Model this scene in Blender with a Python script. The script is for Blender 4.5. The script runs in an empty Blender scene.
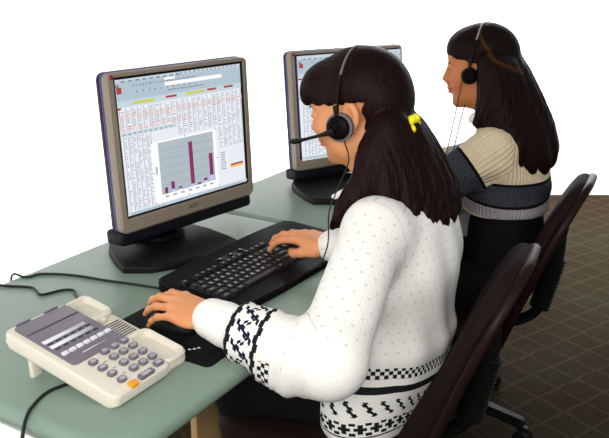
import bpy, bmesh, math, random
import numpy as np
from mathutils import Vector, Matrix, noise as mnoise
random.seed(7)
scene = bpy.context.scene
COL = scene.collection
PI = math.pi

# ------------------------------------------------------------------ helpers
def lin(r, g, b):
    f = lambda c: (c/255/12.92) if c/255 <= .04045 else ((c/255+.055)/1.055)**2.4
    return (f(r), f(g), f(b), 1.0)

class V:
    """a node socket with arithmetic"""
    def __init__(s, nt, sock): s.nt, s.s = nt, sock
    def _m(s, op, *o):
        n = s.nt.nodes.new('ShaderNodeMath'); n.operation = op
        for i, x in enumerate((s,)+o):
            if isinstance(x, V): s.nt.links.new(x.s, n.inputs[i])
            else: n.inputs[i].default_value = x
        return V(s.nt, n.outputs[0])
    def __add__(s, o): return s._m('ADD', o)
    def __sub__(s, o): return s._m('SUBTRACT', o)
    def __mul__(s, o): return s._m('MULTIPLY', o)
    def __truediv__(s, o): return s._m('DIVIDE', o)
    def gt(s, o): return s._m('GREATER_THAN', o)
    def lt(s, o): return s._m('LESS_THAN', o)
    def frac(s): return s._m('FRACT')
    def floor(s): return s._m('FLOOR')
    def abs(s): return s._m('ABSOLUTE')
    def sin(s): return s._m('SINE')
    def mod(s, o): return s._m('FLOORED_MODULO', o)
    def max(s, o): return s._m('MAXIMUM', o)
    def min(s, o): return s._m('MINIMUM', o)
    def pow(s, o): return s._m('POWER', o)
    def between(s, a, b): return s.gt(a)*s.lt(b)

class Mat:
    def __init__(s, name, rough=.5, spec=.3, metal=0.0):
        s.m = bpy.data.materials.new(name); s.m.use_nodes = True
        s.nt = s.m.node_tree
        s.b = s.nt.nodes['Principled BSDF']
        s.b.inputs['Roughness'].default_value = rough
        s.b.inputs['Specular IOR Level'].default_value = spec
        s.b.inputs['Metallic'].default_value = metal
    def node(s, t, **kw):
        n = s.nt.nodes.new(t)
        for k, v in kw.items(): setattr(n, k, v)
        return n
    def coord(s, scale=(1,1,1), rot=(0,0,0), which='Object'):
        t = s.node('ShaderNodeTexCoord'); mp = s.node('ShaderNodeMapping')
        mp.inputs['Scale'].default_value = scale; mp.inputs['Rotation'].default_value = rot
        s.nt.links.new(t.outputs[which], mp.inputs['Vector'])
        return mp.outputs[0]
    def sep(s, vec):
        n = s.node('ShaderNodeSeparateXYZ'); s.nt.links.new(vec, n.inputs[0])
        return [V(s.nt, o) for o in n.outputs]
    def noise(s, scale, vec=None, detail=3, rough=.5):
        n = s.node('ShaderNodeTexNoise'); n.inputs['Scale'].default_value = scale
        n.inputs['Detail'].default_value = detail; n.inputs['Roughness'].default_value = rough
        s.nt.links.new(vec if vec is not None else s.coord(), n.inputs['Vector'])
        return V(s.nt, n.outputs[0])
    def attr(s, name):
        n = s.node('ShaderNodeAttribute'); n.attribute_name = name
        return V(s.nt, n.outputs['Fac'])
    def mix(s, fac, a, b):
        n = s.node('ShaderNodeMix'); n.data_type = 'RGBA'
        if isinstance(fac, V): s.nt.links.new(fac.s, n.inputs[0])
        else: n.inputs[0].default_value = fac
        for i, x in ((6, a), (7, b)):
            if isinstance(x, tuple): n.inputs[i].default_value = x
            else: s.nt.links.new(x, n.inputs[i])
        return n.outputs[2]
    def col(s, c):
        if isinstance(c, tuple): s.b.inputs['Base Color'].default_value = c
        else: s.nt.links.new(c, s.b.inputs['Base Color'])
        return s
    def bump(s, h, strength=.3, dist=.002):
        n = s.node('ShaderNodeBump'); n.inputs['Strength'].default_value = strength
        n.inputs['Distance'].default_value = dist
        s.nt.links.new(h.s, n.inputs['Height']); s.nt.links.new(n.outputs[0], s.b.inputs['Normal'])
        return s
    def rough(s, v):
        s.nt.links.new(v.s, s.b.inputs['Roughness']); return s

def simple(name, c, rough=.5, spec=.3, metal=0.0, var=.12, scale=60, bump=0.0, bscale=300):
    m = Mat(name, rough, spec, metal)
    d = tuple(x*(1-var) for x in c[:3])+(1,)
    l = tuple(min(1, x*(1+var)) for x in c[:3])+(1,)
    m.col(m.mix(m.noise(scale), d, l))
    if bump: m.bump(m.noise(bscale), bump, .001)
    return m.m

def emit(name, c, strength=1.0):
    m = Mat(name, .4, .2)
    m.col((0.01, 0.01, 0.012, 1))
    m.b.inputs['Emission Color'].default_value = c
    m.b.inputs['Emission Strength'].default_value = strength
    return m.m

def tag(o, label, cat, group=None, kind=None):
    o['label'] = label; o['category'] = cat
    if group: o['group'] = group
    if kind: o['kind'] = kind
    return o

def empty(name, loc=(0,0,0), rz=0):
    o = bpy.data.objects.new(name, None); COL.objects.link(o)
    o.location = loc; o.rotation_euler = (0, 0, rz); o.empty_display_size = .05
    return o

def link(name, me, mats, parent=None, smooth=True, loc=None, rot=None):
    o = bpy.data.objects.new(name, me); COL.objects.link(o)
    for m in (mats if isinstance(mats, (list, tuple)) else [mats]): me.materials.append(m)
    if smooth is not None:
        me.polygons.foreach_set('use_smooth', [smooth]*len(me.polygons))
    if parent is not None: o.parent = parent
    if loc is not None: o.location = loc
    if rot is not None: o.rotation_euler = rot
    return o

def obj(name, bm, mats, parent=None, smooth=True, loc=None, rot=None, angle=40):
    bmesh.ops.recalc_face_normals(bm, faces=bm.faces[:])
    me = bpy.data.meshes.new(name)
    if smooth:
        a = math.radians(angle)
        for e in bm.edges:
            if len(e.link_faces) == 2 and e.calc_face_angle(0) > a: e.smooth = False
    bm.to_mesh(me); bm.free()
    return link(name, me, mats, parent, smooth, loc, rot)

def copy_tree(o, parent=None):
    c = o.copy(); COL.objects.link(c); c.parent = parent
    for ch in list(o.children): copy_tree(ch, c)
    return c

def box(bm, c, s, r=0.0, seg=2, M=None, mi=0):
    T = Matrix.Translation(c) @ Matrix.Diagonal((s[0], s[1], s[2], 1))
    ret = bmesh.ops.create_cube(bm, size=1, matrix=T)
    vs = ret['verts']
    fs = set(f for v in vs for f in v.link_faces)
    if r > 0:
        es = list(set(e for v in vs for e in v.link_edges))
        rb = bmesh.ops.bevel(bm, geom=es, offset=r, segments=seg, profile=.5, affect='EDGES')
        vs = list(set(v for v in rb['verts'])); fs = set(rb['faces'])
        fs = set(f for v in vs for f in v.link_faces); vs = list(set(v for f in fs for v in f.verts))
    for f in fs: f.material_index = mi
    if M is not None: bmesh.ops.transform(bm, matrix=M, verts=vs)
    return vs

def rr(w, h, r, n=5, cx=0, cy=0):
    pts = []
    for qx, qy, a0 in ((1,1,0), (-1,1,90), (-1,-1,180), (1,-1,270)):
        for i in range(n+1):
            a = math.radians(a0+90*i/n)
            pts.append((cx+qx*(w/2-r)+r*math.cos(a), cy+qy*(h/2-r)+r*math.sin(a)))
    return pts

def offset(pts, d):
    """inset a counter-clockwise outline by d"""
    n = len(pts); out = []
    for i in range(n):
        p0, p1, p2 = Vector(pts[i-1]), Vector(pts[i]), Vector(pts[(i+1) % n])
        a = (p1-p0); b = (p2-p1)
        a = a.normalized() if a.length > 1e-9 else b.normalized(); b = b.normalized() if b.length > 1e-9 else a
        nrm = Vector((-a.y-b.y, a.x+b.x)); L = nrm.length
        nrm = nrm/L if L > 1e-6 else Vector((-a.y, a.x))
        k = 1/max(.5, nrm.dot(Vector((-a.y, a.x))))
        out.append((p1.x+nrm.x*d*k, p1.y+nrm.y*d*k))
    return out

def loops(bm, rings, close=True, cap=True, mi=0):
    """rings: list of lists of 3-D points, same count, bridged in order"""
    R = [[bm.verts.new(p) for p in ring] for ring in rings]
    n = len(R[0]); fs = []
    for a, b in zip(R[:-1], R[1:]):
        for i in range(n if close else n-1):
            j = (i+1) % n
            fs.append(bm.faces.new((a[i], a[j], b[j], b[i])))
    if cap:
        fs.append(bm.faces.new(R[0][::-1])); fs.append(bm.faces.new(R[-1]))
    for f in fs: f.material_index = mi
    return [v for r in R for v in r]

def prism(bm, pts, z0, z1, r=0.0, seg=3, both=False, M=None, mi=0, ztop=None):
    """outline extruded in z with a rounded top (and bottom) edge"""
    zt = ztop or (lambda x, y: z1)
    rings = []
    if both and r > 0:
        for i in range(seg+1):
            a = PI/2*i/seg
            rings.append([(x, y, z0+r-r*math.cos(a)) for x, y in offset(pts, r-r*math.sin(a))])
    else:
        rings.append([(x, y, z0) for x, y in pts])
    if r > 0:
        for i in range(seg+1):
            a = PI/2*i/seg
            rings.append([(x, y, zt(x, y)-r+r*math.sin(a)) for x, y in offset(pts, r-r*math.cos(a))])
    else:
        rings.append([(x, y, zt(x, y)) for x, y in pts])
    vs = loops(bm, rings, mi=mi)
    if M is not None: bmesh.ops.transform(bm, matrix=M, verts=vs)
    return vs

def frame(bm, outer, inner, prof, M=None, mi=0):
    """ring: prof = [(which 0..1 between outer and inner, height)...] closed"""
    rings = []
    for t, z in prof:
        rings.append([(o[0]*(1-t)+i[0]*t, o[1]*(1-t)+i[1]*t, z) for o, i in zip(outer, inner)])
    rings.append(rings[0])
    R = [[bm.verts.new(p) for p in ring] for ring in rings[:-1]]; R.append(R[0])
    n = len(outer)
    for a, b in zip(R[:-1], R[1:]):
        for i in range(n):
            j = (i+1) % n
            f = bm.faces.new((a[i], a[j], b[j], b[i])); f.material_index = mi
    vs = [v for r in R[:-1] for v in r]
    if M is not None: bmesh.ops.transform(bm, matrix=M, verts=vs)
    return vs

def spline(pts, res=8):
    P = [Vector(p) for p in pts]
    if len(P) < 3: return P
    out = []
    for i in range(len(P)-1):
        p0 = P[i-1] if i > 0 else P[0]*2-P[1]
        p1, p2 = P[i], P[i+1]
        p3 = P[i+2] if i+2 < len(P) else P[-1]*2-P[-2]
        for k in range(res):
            t = k/res
            out.append(.5*((2*p1)+(p2-p0)*t+(2*p0-5*p1+4*p2-p3)*t*t+(3*p1-p0-3*p2+p3)*t**3))
    out.append(P[-1]); return out

def tube(bm, pts, r, n=8, res=8, flat=None, mi=0, smoothpath=True):
    P = spline(pts, res) if smoothpath else [Vector(p) for p in pts]
    N = len(P)
    rad = (lambda i: r) if not isinstance(r, (list, tuple)) else (lambda i: float(np.interp(i/(N-1), np.linspace(0, 1, len(r)), r)))
    rings = []; up = None
    for i in range(N):
        t = (P[min(i+1, N-1)]-P[max(i-1, 0)]).normalized()
        if up is None:
            up = Vector((0, 0, 1)) if abs(t.z) < .9 else Vector((1, 0, 0))
        s = t.cross(up)
        if s.length < 1e-4: s = t.cross(Vector((0, 1, 0)))
        s.normalize(); up = s.cross(t).normalized()
        R_ = rad(i)
        ring = []
        for k in range(n):
            a = 2*PI*k/n
            ring.append(P[i]+s*(math.cos(a)*R_)+up*(math.sin(a)*R_*(flat or 1)))
        rings.append(ring)
    return loops(bm, rings, mi=mi)

def lathe(bm, prof, n=20, M=None, mi=0):
    rings = [[(r*math.cos(2*PI*k/n), r*math.sin(2*PI*k/n), z) for k in range(n)] for r, z in prof]
    vs = loops(bm, rings, mi=mi)
    if M is not None: bmesh.ops.transform(bm, matrix=M, verts=vs)
    return vs

def quad(bm, pts, mi=0):
    f = bm.faces.new([bm.verts.new(p) for p in pts]); f.material_index = mi; return f

_text = {}
def text_into(bm, s, size, M, mi=0):
    """letters as flat faces centred on the origin of M"""
    if s not in _text:
        cu = bpy.data.curves.new('lettering', 'FONT'); cu.body = s; cu.align_x = 'CENTER'; cu.align_y = 'CENTER'; cu.resolution_u = 2
        o = bpy.data.objects.new('lettering', cu); COL.objects.link(o)
        dg = bpy.context.evaluated_depsgraph_get(); dg.update()
        me = bpy.data.meshes.new_from_object(o.evaluated_get(dg))
        _text[s] = me
        bpy.data.objects.remove(o); bpy.data.curves.remove(cu)
    me = _text[s]
    T = M @ Matrix.Scale(size, 4)
    vs = [bm.verts.new(T @ v.co) for v in me.vertices]
    for p in me.polygons:
        try:
            f = bm.faces.new([vs[i] for i in p.vertices]); f.material_index = mi
        except ValueError: pass

# ------------------------------------------------------------------ signed distance modelling for bodies, cloth and hair
class Field:
    def __init__(s, lo, hi, h):
        s.h = h; s.lo = np.array(lo, float)
        s.n = np.ceil((np.array(hi)-s.lo)/h).astype(int)+1
        s.F = np.full(s.n, .3, np.float32)
    def _box(s, lo, hi):
        a = np.clip(np.floor((np.array(lo)-s.lo)/s.h).astype(int), 0, s.n)
        b = np.clip(np.ceil((np.array(hi)-s.lo)/s.h).astype(int)+1, 0, s.n)
        if (b <= a).any(): return None
        sl = tuple(slice(i, j) for i, j in zip(a, b))
        ax = [((s.lo[k]+s.h*np.arange(a[k], b[k])).astype(np.float32)) for k in range(3)]
        return sl, ax[0][:, None, None], ax[1][None, :, None], ax[2][None, None, :]
    def put(s, sl, d, k, sub=False):
        A = s.F[sl]
        if sub:
            d = -d
            hh = np.clip(.5-.5*(d-A)/max(k, 1e-6), 0, 1) if k > 0 else (d > A)
            s.F[sl] = np.where(True, A*(hh)+d*(1-hh)+max(k, 0)*hh*(1-hh), 0) if k > 0 else np.maximum(A, d)
        elif k > 0:
            hh = np.clip(.5+.5*(A-d)/k, 0, 1)
            s.F[sl] = A*(1-hh)+d*hh-k*hh*(1-hh)
        else:
            s.F[sl] = np.minimum(A, d)
    def cone(s, a, b, r1, r2, k=.02, sub=False):
        a = np.array(a, float); b = np.array(b, float); R = max(r1, r2)+k+3*s.h
        q = s._box(np.minimum(a, b)-R, np.maximum(a, b)+R)
        if q is None: return s
        sl, x, y, z = q
        ab = b-a; L2 = float(ab@ab)+1e-12
        t = np.clip(((x-a[0])*ab[0]+(y-a[1])*ab[1]+(z-a[2])*ab[2])/L2, 0, 1)
        d = np.sqrt((x-a[0]-t*ab[0])**2+(y-a[1]-t*ab[1])**2+(z-a[2]-t*ab[2])**2)-(r1+(r2-r1)*t)
        s.put(sl, d.astype(np.float32), k, sub); return s
    def chain(s, pts, rs, k=.02):
        for i in range(len(pts)-1): s.cone(pts[i], pts[i+1], rs[i], rs[i+1], k)
        return s
    def ell(s, c, r, k=.02, R=None, sub=False):
        c = np.array(c, float); r = np.array(r, float); m = r.max()+k+3*s.h
        q = s._box(c-m, c+m)
        if q is None: return s
        sl, x, y, z = q
        X, Y, Z = x-c[0], y-c[1], z-c[2]
        if R is not None:
            R = np.array(R)
            X, Y, Z = (R[0,0]*X+R[1,0]*Y+R[2,0]*Z, R[0,1]*X+R[1,1]*Y+R[2,1]*Z, R[0,2]*X+R[1,2]*Y+R[2,2]*Z)
        k0 = np.sqrt((X/r[0])**2+(Y/r[1])**2+(Z/r[2])**2)
        k1 = np.sqrt((X/r[0]**2)**2+(Y/r[1]**2)**2+(Z/r[2]**2)**2)+1e-9
        s.put(sl, (k0*(k0-1)/k1).astype(np.float32), k, sub); return s
    def cut(s, lo, hi, fn, k=0.004):
        """subtract the region where fn(x,y,z) < 0 inside a box"""
        q = s._box(lo, hi)
        if q is None: return s
        sl, x, y, z = q
        s.put(sl, fn(x, y, z).astype(np.float32)+0*s.F[sl], k, True); return s
    def mesh(s, relax=1):
        F = s.F; S = F < 0
        c = np.zeros(np.array(F.shape)-1, np.uint8)
        offs = [(i, j, k) for i in (0, 1) for j in (0, 1) for k in (0, 1)]
        sh = F.shape
        for i, j, k in offs: c += S[i:sh[0]-1+i, j:sh[1]-1+j, k:sh[2]-1+k]
        act = (c > 0) & (c < 8)
        idx = np.argwhere(act)
        ids = np.full(act.shape, -1, np.int32); ids[tuple(idx.T)] = np.arange(len(idx))
        vals = np.stack([F[idx[:,0]+i, idx[:,1]+j, idx[:,2]+k] for i, j, k in offs], 1)
        acc = np.zeros((len(idx), 3)); cnt = np.zeros(len(idx))
        O = np.array(offs, float)
        for a in range(8):
            for b in range(a+1, 8):
                if np.abs(O[a]-O[b]).sum() != 1: continue
                va, vb = vals[:, a], vals[:, b]; m = (va < 0) != (vb < 0)
                t = np.where(m, va/np.where(m, va-vb, 1), 0)[:, None]
                acc += (O[a]+t*(O[b]-O[a]))*m[:, None]; cnt += m
        vert = s.lo+s.h*(idx+acc/cnt[:, None])
        quads = []
        for ax in range(3):
            o1, o2 = (ax+1) % 3, (ax+2) % 3
            sl0 = [slice(None)]*3; sl1 = [slice(None)]*3
            sl0[ax] = slice(0, -1); sl1[ax] = slice(1, None)
            A, B = S[tuple(sl0)], S[tuple(sl1)]
            e = np.argwhere(A != B)
            ok = (e[:, o1] > 0) & (e[:, o2] > 0) & (e[:, o1] < sh[o1]-1) & (e[:, o2] < sh[o2]-1)
            e = e[ok]; pos = A[tuple(e.T)]
            def cell(d1, d2):
                q = e.copy(); q[:, o1] += d1; q[:, o2] += d2; return ids[tuple(q.T)]
            Q = np.stack([cell(-1,-1), cell(0,-1), cell(0,0), cell(-1,0)], 1)
            Q[~pos] = Q[~pos][:, ::-1]; quads.append(Q)
        Q = np.concatenate(quads)
        for _ in range(relax):
            sm = np.zeros_like(vert); ct = np.zeros(len(vert))
            for i in range(4):
                a, b = Q[:, i], Q[:, (i+1) % 4]
                for u, w in ((a, b), (b, a)):
                    for d in range(3): sm[:, d] += np.bincount(u, vert[w, d], len(vert))
                    ct += np.bincount(u, minlength=len(vert))
            vert = vert*.5+.5*sm/np.maximum(ct, 1)[:, None]
        return vert, Q

def mesh_np(name, vert, Q, origin=(0,0,0)):
    me = bpy.data.meshes.new(name)
    vert = np.asarray(vert)-np.array(origin)
    me.vertices.add(len(vert)); me.vertices.foreach_set('co', vert.astype(np.float32).ravel())
    me.loops.add(len(Q)*4); me.loops.foreach_set('vertex_index', Q.astype(np.int32).ravel())
    me.polygons.add(len(Q)); me.polygons.foreach_set('loop_start', np.arange(0, len(Q)*4, 4, dtype=np.int32))
    me.update(calc_edges=True); me.validate()
    return me

def vnormals(vert, Q):
    n = np.cross(vert[Q[:, 2]]-vert[Q[:, 0]], vert[Q[:, 3]]-vert[Q[:, 1]])
    out = np.zeros_like(vert)
    for i in range(4):
        for d in range(3): out[:, d] += np.bincount(Q[:, i], n[:, d], len(vert))
    return out/np.maximum(np.linalg.norm(out, axis=1), 1e-9)[:, None]

def set_attr(me, name, arr):
    a = me.attributes.new(name, 'FLOAT', 'POINT'); a.data.foreach_set('value', np.asarray(arr, np.float32))

def seg_param(p, a, b):
    a = np.array(a, float); b = np.array(b, float); ab = b-a
    t = np.clip((p-a)@ab/(ab@ab), 0, 1)
    q = a+t[:, None]*ab
    return t, np.linalg.norm(p-q, axis=1), p-q

def rotx(a): c, s = math.cos(a), math.sin(a); return np.array([[1,0,0],[0,c,-s],[0,s,c]])
def rotz(a): c, s = math.cos(a), math.sin(a); return np.array([[c,-s,0],[s,c,0],[0,0,1]])

# ------------------------------------------------------------------ camera
f_px, pitch, yaw, cam_z = 764., .318, .54, 1.382
cam = bpy.data.cameras.new('camera'); co = bpy.data.objects.new('camera', cam); COL.objects.link(co)
cam.sensor_fit = 'HORIZONTAL'; cam.sensor_width = 36; cam.lens = 36*f_px/609; cam.clip_start = .05
right = Vector((math.sin(yaw), -math.cos(yaw), 0)); fwd0 = Vector((math.cos(yaw), math.sin(yaw), 0))
fw = fwd0*math.cos(pitch)-Vector((0, 0, 1))*math.sin(pitch); upv = fwd0*math.sin(pitch)+Vector((0, 0, 1))*math.cos(pitch)
Mc = Matrix((right, upv, -fw)).transposed().to_4x4(); Mc.translation = (0, 0, cam_z)
co.matrix_world = Mc
scene.camera = co
scene.view_settings.view_transform = 'Standard'; scene.view_settings.look = 'None'
scene.view_settings.exposure = 0; scene.view_settings.gamma = 1

# ------------------------------------------------------------------ materials
M_wall = simple('white_paint', (.93, .93, .93, 1), .9, .1, var=.01)
M_desk = simple('sage_laminate', lin(122, 142, 127), .34, .35, var=.03, scale=30)
M_desk_white = simple('white_laminate', (.86, .86, .84, 1), .5, .2, var=.02)
M_wood = simple('tan_wood', lin(205, 165, 115), .5, .3, var=.1, scale=18)
M_bezel = simple('taupe_plastic', lin(140, 128, 114), .45, .25, metal=.1, var=.03)
M_navy = simple('navy_black_plastic', lin(14, 14, 24), .5, .16, var=.05)
M_purple = simple('violet_edge_highlight', lin(72, 62, 140), .4, .4, var=.05)
M_black = simple('black_plastic', lin(14, 11, 12), .5, .14, var=.1)
M_blackg = simple('glossy_black_plastic', lin(10, 7, 8), .5, .06, var=.1)
M_key = simple('key_plastic', lin(18, 11, 12), .45, .2, var=.1)
M_legend = simple('key_legend_print', lin(235, 235, 240), .5, .2, var=.02)
M_phone = simple('cream_plastic', lin(212, 206, 190), .42, .35, var=.02)
M_panel = simple('grey_panel_plastic', lin(112, 106, 116), .32, .4, var=.08, scale=40)
M_strip = simple('label_paper', lin(216, 216, 220), .6, .2, var=.02)
M_btn = simple('grey_button_plastic', lin(104, 99, 108), .45, .3, var=.04)
M_btn_face = simple('light_grey_print', lin(172, 168, 176), .5, .2, var=.03)
M_btn_txt = simple('dark_print', lin(60, 58, 66), .5, .2, var=.03)
M_orange = simple('orange_plastic', lin(240, 150, 30), .45, .3, var=.04)
M_cord = simple('black_cord', lin(18, 24, 24), .45, .35, var=.1)
M_pad = simple('black_mouse_pad', lin(14, 13, 15), .85, .12, var=.2, scale=400)
M_steel = simple('brushed_steel', lin(170, 165, 158), .3, .5, metal=.9, var=.05)
M_foam = simple('grey_foam', lin(105, 100, 102), .9, .1, var=.15, scale=300)
M_paper = simple('white_paper', lin(240, 238, 232), .8, .1, var=.02)
M_red = simple('red_badge', lin(150, 40, 45), .4, .3, var=.05)
M_chair_shell = simple('dark_brown_shell_plastic', lin(30, 16, 14), .44, .12, var=.08)
M_chair_fab = simple('dark_brown_fabric', lin(28, 16, 15), .8, .10, var=.25, scale=350, bump=.3)
M_chair_blk = simple('chair_black_plastic', lin(15, 15, 15), .5, .15, var=.1)
M_trouser = simple('black_trouser_cloth', lin(15, 13, 15), .85, .12, var=.3, scale=200, bump=.2)
M_shoe = simple('black_leather', lin(14, 12, 12), .4, .4, var=.1)
M_yellow = simple('yellow_elastic', lin(240, 225, 40), .6, .2, var=.06)

# carpet: brown loop pile with a pale lattice
m = Mat('lattice_carpet', .95, .05)
vec = m.coord((1, 1, 1), (0, 0, .42))
x, y, z = m.sep(vec)
wob = (m.noise(14)-.5)*.03
l1 = ((x+wob)/.108).frac(); l2 = ((y+wob)/.108).frac()
line = (l1-.5).abs().gt(.5-.055).max((l2-.5).abs().gt(.5-.055))
fine = m.noise(230, detail=3, rough=.7)
big = m.noise(1.6, detail=2)
speck = (fine-.28)*2.1
base = m.mix(speck, lin(9, 7, 4), lin(53, 41, 28))
base2 = m.mix((big-.40)*3, base, m.mix(speck, lin(11, 11, 7), lin(57, 57, 41)))
m.col(m.mix(line*(m.noise(60)*.13), base2, lin(126, 108, 86))); m.bump(fine, .6, .003)
M_carpet = m.m

# ------------------------------------------------------------------ the setting
def structure(name, bm, mat, smooth=False):
    o = obj(name, bm, mat, smooth=smooth); o['kind'] = 'structure'; return o
bm = bmesh.new()
P = [(-1.4, -2.6), (7.0, -2.6), (7.0, -2.56), (4.275, 2.0), (-1.4, 2.0)]
prism(bm, P, -.03, 0)
o = structure('floor', bm, M_carpet); o['label'] = 'brown carpet with a pale lattice'
bm = bmesh.new(); box(bm, (1.46, 2.06, 1.45), (5.72, .12, 2.96))
structure('wall_back', bm, M_wall)
bm = bmesh.new()
a = Vector((4.26, 2.02, 0)); d = Vector((.514, -.858, 0)); L = 5.4; nrm = Vector((.858, .514, 0))
prism(bm, [tuple((a)[:2]), tuple((a+d*L)[:2]), tuple((a+d*L+nrm*.12)[:2]), tuple((a+nrm*.12)[:2])], -.03, 2.93)
structure('wall_right', bm, M_wall)

# ------------------------------------------------------------------ desks
def desk(x0, x1, label, panels):
    yf, yb, zt = .695, 1.361, .73
    root = empty('desk', ((x0+x1)/2, (yf+yb)/2, 0))
    tag(root, label, 'desk', 'desks pushed together in a row')
    w, dpt = x1-x0, yb-yf
    bm = bmesh.new(); prism(bm, rr(w, dpt, .022, 5), zt-.040, zt, .018, 6, both=True)
    obj('desktop', bm, M_desk, root, angle=60)
    for nm, c, s, mt in panels:
        bm = bmesh.new(); box(bm, (c[0]-root.location.x, c[1]-root.location.y, c[2]), s, .003)
        obj(nm, bm, mt, root)
    return root
desk(.648, 1.644, 'pale sage green desk with rounded edge under the telephone and keyboard',
     [('end_panel', (.677, 1.03, .345), (.03, .56, .688), M_desk_white),
      ('modesty_panel', (1.43, 1.045, .36), (.41, .02, .655), M_wood),
      ('desk_leg', (1.60, 1.2, .345), (.04, .06, .688), M_wood)])
desk(1.648, 2.50, 'pale sage green desk behind, carrying the half hidden monitor',
     [('end_panel', (2.46, 1.03, .345), (.03, .56, .688), M_desk_white),
      ('modesty_panel', (2.10, 1.045, .36), (.66, .02, .655), M_wood),
      ('desk_leg', (1.70, 1.2, .345), (.04, .06, .688), M_wood)])

# ------------------------------------------------------------------ monitors
E_bg = None
def display_mats():
    m = Mat('sheet_white', .4, .25); m.col((.01, .01, .012, 1))
    x, y, z = m.sep(m.coord())
    s = x/.399+.5; t = z/.315+.5
    n = m.noise(700, m.coord((1, 1, .55)), detail=1)
    m.b.inputs['Emission Strength'].default_value = 1
    m.nt.links.new(m.mix(m.noise(7)*.5, lin(226, 232, 240), lin(250, 250, 252)), m.b.inputs['Emission Color'])
    return [m.m, emit('bar_grey_blue', lin(176, 196, 208)), emit('grid_ink', lin(150, 154, 168)), emit('text_ink', lin(132, 134, 150)),
            emit('header_yellow', lin(206, 206, 90)), emit('header_red', lin(176, 60, 66)), emit('chart_grey', lin(176, 188, 196)),
            emit('bar_plum', lin(142, 44, 104)), emit('bar_pale_blue', lin(190, 205, 240)), emit('pure_white', lin(252, 252, 252)),
            emit('soft_pink', lin(238, 224, 226)), emit('legend_orange', lin(246, 190, 60)), emit('plum_dark', lin(96, 26, 70)), emit('pale_teal', lin(198, 214, 222))]
DM = display_mats()
W_, H_ = .399, .315
def display_mesh():
    bm = bmesh.new(); rnd = random.Random(3)
    lay = [0]
    def q(s0, t0, s1, t1, mi, up=1):
        y = -.0004*up
        quad(bm, [((s0-.5)*W_, y, (t0-.5)*H_), ((s1-.5)*W_, y, (t0-.5)*H_), ((s1-.5)*W_, y, (t1-.5)*H_), ((s0-.5)*W_, y, (t1-.5)*H_)], mi)
    q(0, 0, 1, 1, 0, 0)
    q(0, .965, 1, 1, 13); q(0, .835, 1, .965, 1); q(0, .79, 1, .835, 13)
    for i in range(9):                                        # menu words
        s = .05+i*.05; q(s, .962, s+.03, .972, 3, 2)
    for i in range(15):
        s = .45+i*.035; q(s, .968, s+.012, .980, 3, 2)
    for i in range(22):                                       # toolbar icons
        s = .13+i*.022+rnd.uniform(-.004, .004); q(s, .925, s+.011, .940, rnd.choice((2, 3, 2)), 2)
        if i % 2: q(s, .880, s+.009, .894, rnd.choice((2, 3)), 2)
    q(.016, .885, .05, .93, 5, 2); q(.012, .93, .035, .95, 3, 2)  # small red and dark picture at the corner
    q(.36, .897, .82, .925, 9, 2); q(.36, .940, .44, .958, 9, 2)
    for i in range(16):
        s = .38+i*.018; q(s, .858, s+.011, .870, 3, 2)
    q(.12, .802, .275, .822, 4, 2); q(.36, .808, .443, .824, 5, 2); q(.515, .808, .677, .826, 4, 2); q(.69, .812, .768, .828, 5, 2); q(.835, .812, .915, .828, 5, 2)
    q(.0, .775, .035, .790, 5, 2)
    q(0, .70, 1, .745, 10, 1); q(0, .62, .55, .66, 10, 1)
    # columns and cell text of the upper sheet, then of the lower sheet at the left
    cols = [.02+i*.0415 for i in range(24)]
    for s in cols: q(s, .345 if s > .74 else (.62 if s < .42 else .52), s+.0035, .785, 2, 2)
    for r in range(17):
        t = .768-r*.0148
        for s in cols:
            if s > .97 or (t < .53 and .2 < s < .74) or (t < .62 and s < .42): continue
            if t < .36 and s > .74: continue
            if rnd.random() < .78: q(s+.009, t, s+.009+rnd.uniform(.010, .024), t+.0055, rnd.choice((3, 2, 2)), 2)
    for r in range(11):
        t = .50-r*.0148
        for s in cols:
            if s < .76 or s > .97: continue
            if rnd.random() < .75: q(s+.009, t, s+.009+rnd.uniform(.010, .024), t+.0055, rnd.choice((3, 2, 2)), 2)
    q(0, .585, .42, .612, 13, 2)
    for i in range(10): q(.03+i*.038, .592, .045+i*.038, .603, 2, 3)
    for s in [.03+i*.032 for i in range(7)]: q(s, .04, s+.0035, .58, 2, 2)
    for r in range(36):
        t = .57-r*.0148
        for s in [.03+i*.032 for i in range(6)]:
            if rnd.random() < .62: q(s+.008, t, s+.008+rnd.uniform(.008, .018), t+.0055, rnd.choice((3, 2, 2)), 2)
    # chart window
    q(.213, .04, .735, .505, 9, 4)
    def pt(a, b): return (.266+(.706-.266)*a, .10+(.492-.10)*b)
    q(.266, .10, .706, .492, 6, 5)
    for i in range(6): q(.266, .10+i*.0653, .706, .103+i*.0653, 2, 6)
    for s0, s1, t1, tb in ((.288, .311, .148, .10), (.34, .365, .181, .122), (.395, .42, .127, .112), (.498, .528, .452, .12), (.553, .577, .118, .10), (.606, .633, .139, .118), (.66, .69, .325, .148)):
        q(s0, tb, s1, t1, 7, 7); q(s1-.006, tb, s1, t1, 12, 8)
        if tb > .105: q(s0, .10, s1, tb, 8, 7)
    for i in range(7): q(.29+i*.061, .072, .318+i*.061, .084, 2, 6)
    q(.236, .26, .246, .32, 2, 6)
    for a, b in ((.213, .04), (.213, .27), (.213, .5), (.47, .04), (.47, .5), (.731, .04), (.731, .27), (.731, .5)): q(a, b, a+.008, b+.009, 3, 8)
    # legend lines, red and yellow bars at the right of the chart
    for i in range(8): q(.767, .165+i*.019, .767+rnd.uniform(.03, .05), .173+i*.019, 2, 3)
    q(.85, .178, .965, .194, 5, 3); q(.85, .160, .965, .176, 11, 3)
    q(0, .006, 1, .036, 13, 3); q(.318, .012, .432, .032, 8, 4)
    for i in range(12): q(.03+i*.022, .016, .044+i*.022, .026, 2, 5)
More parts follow.
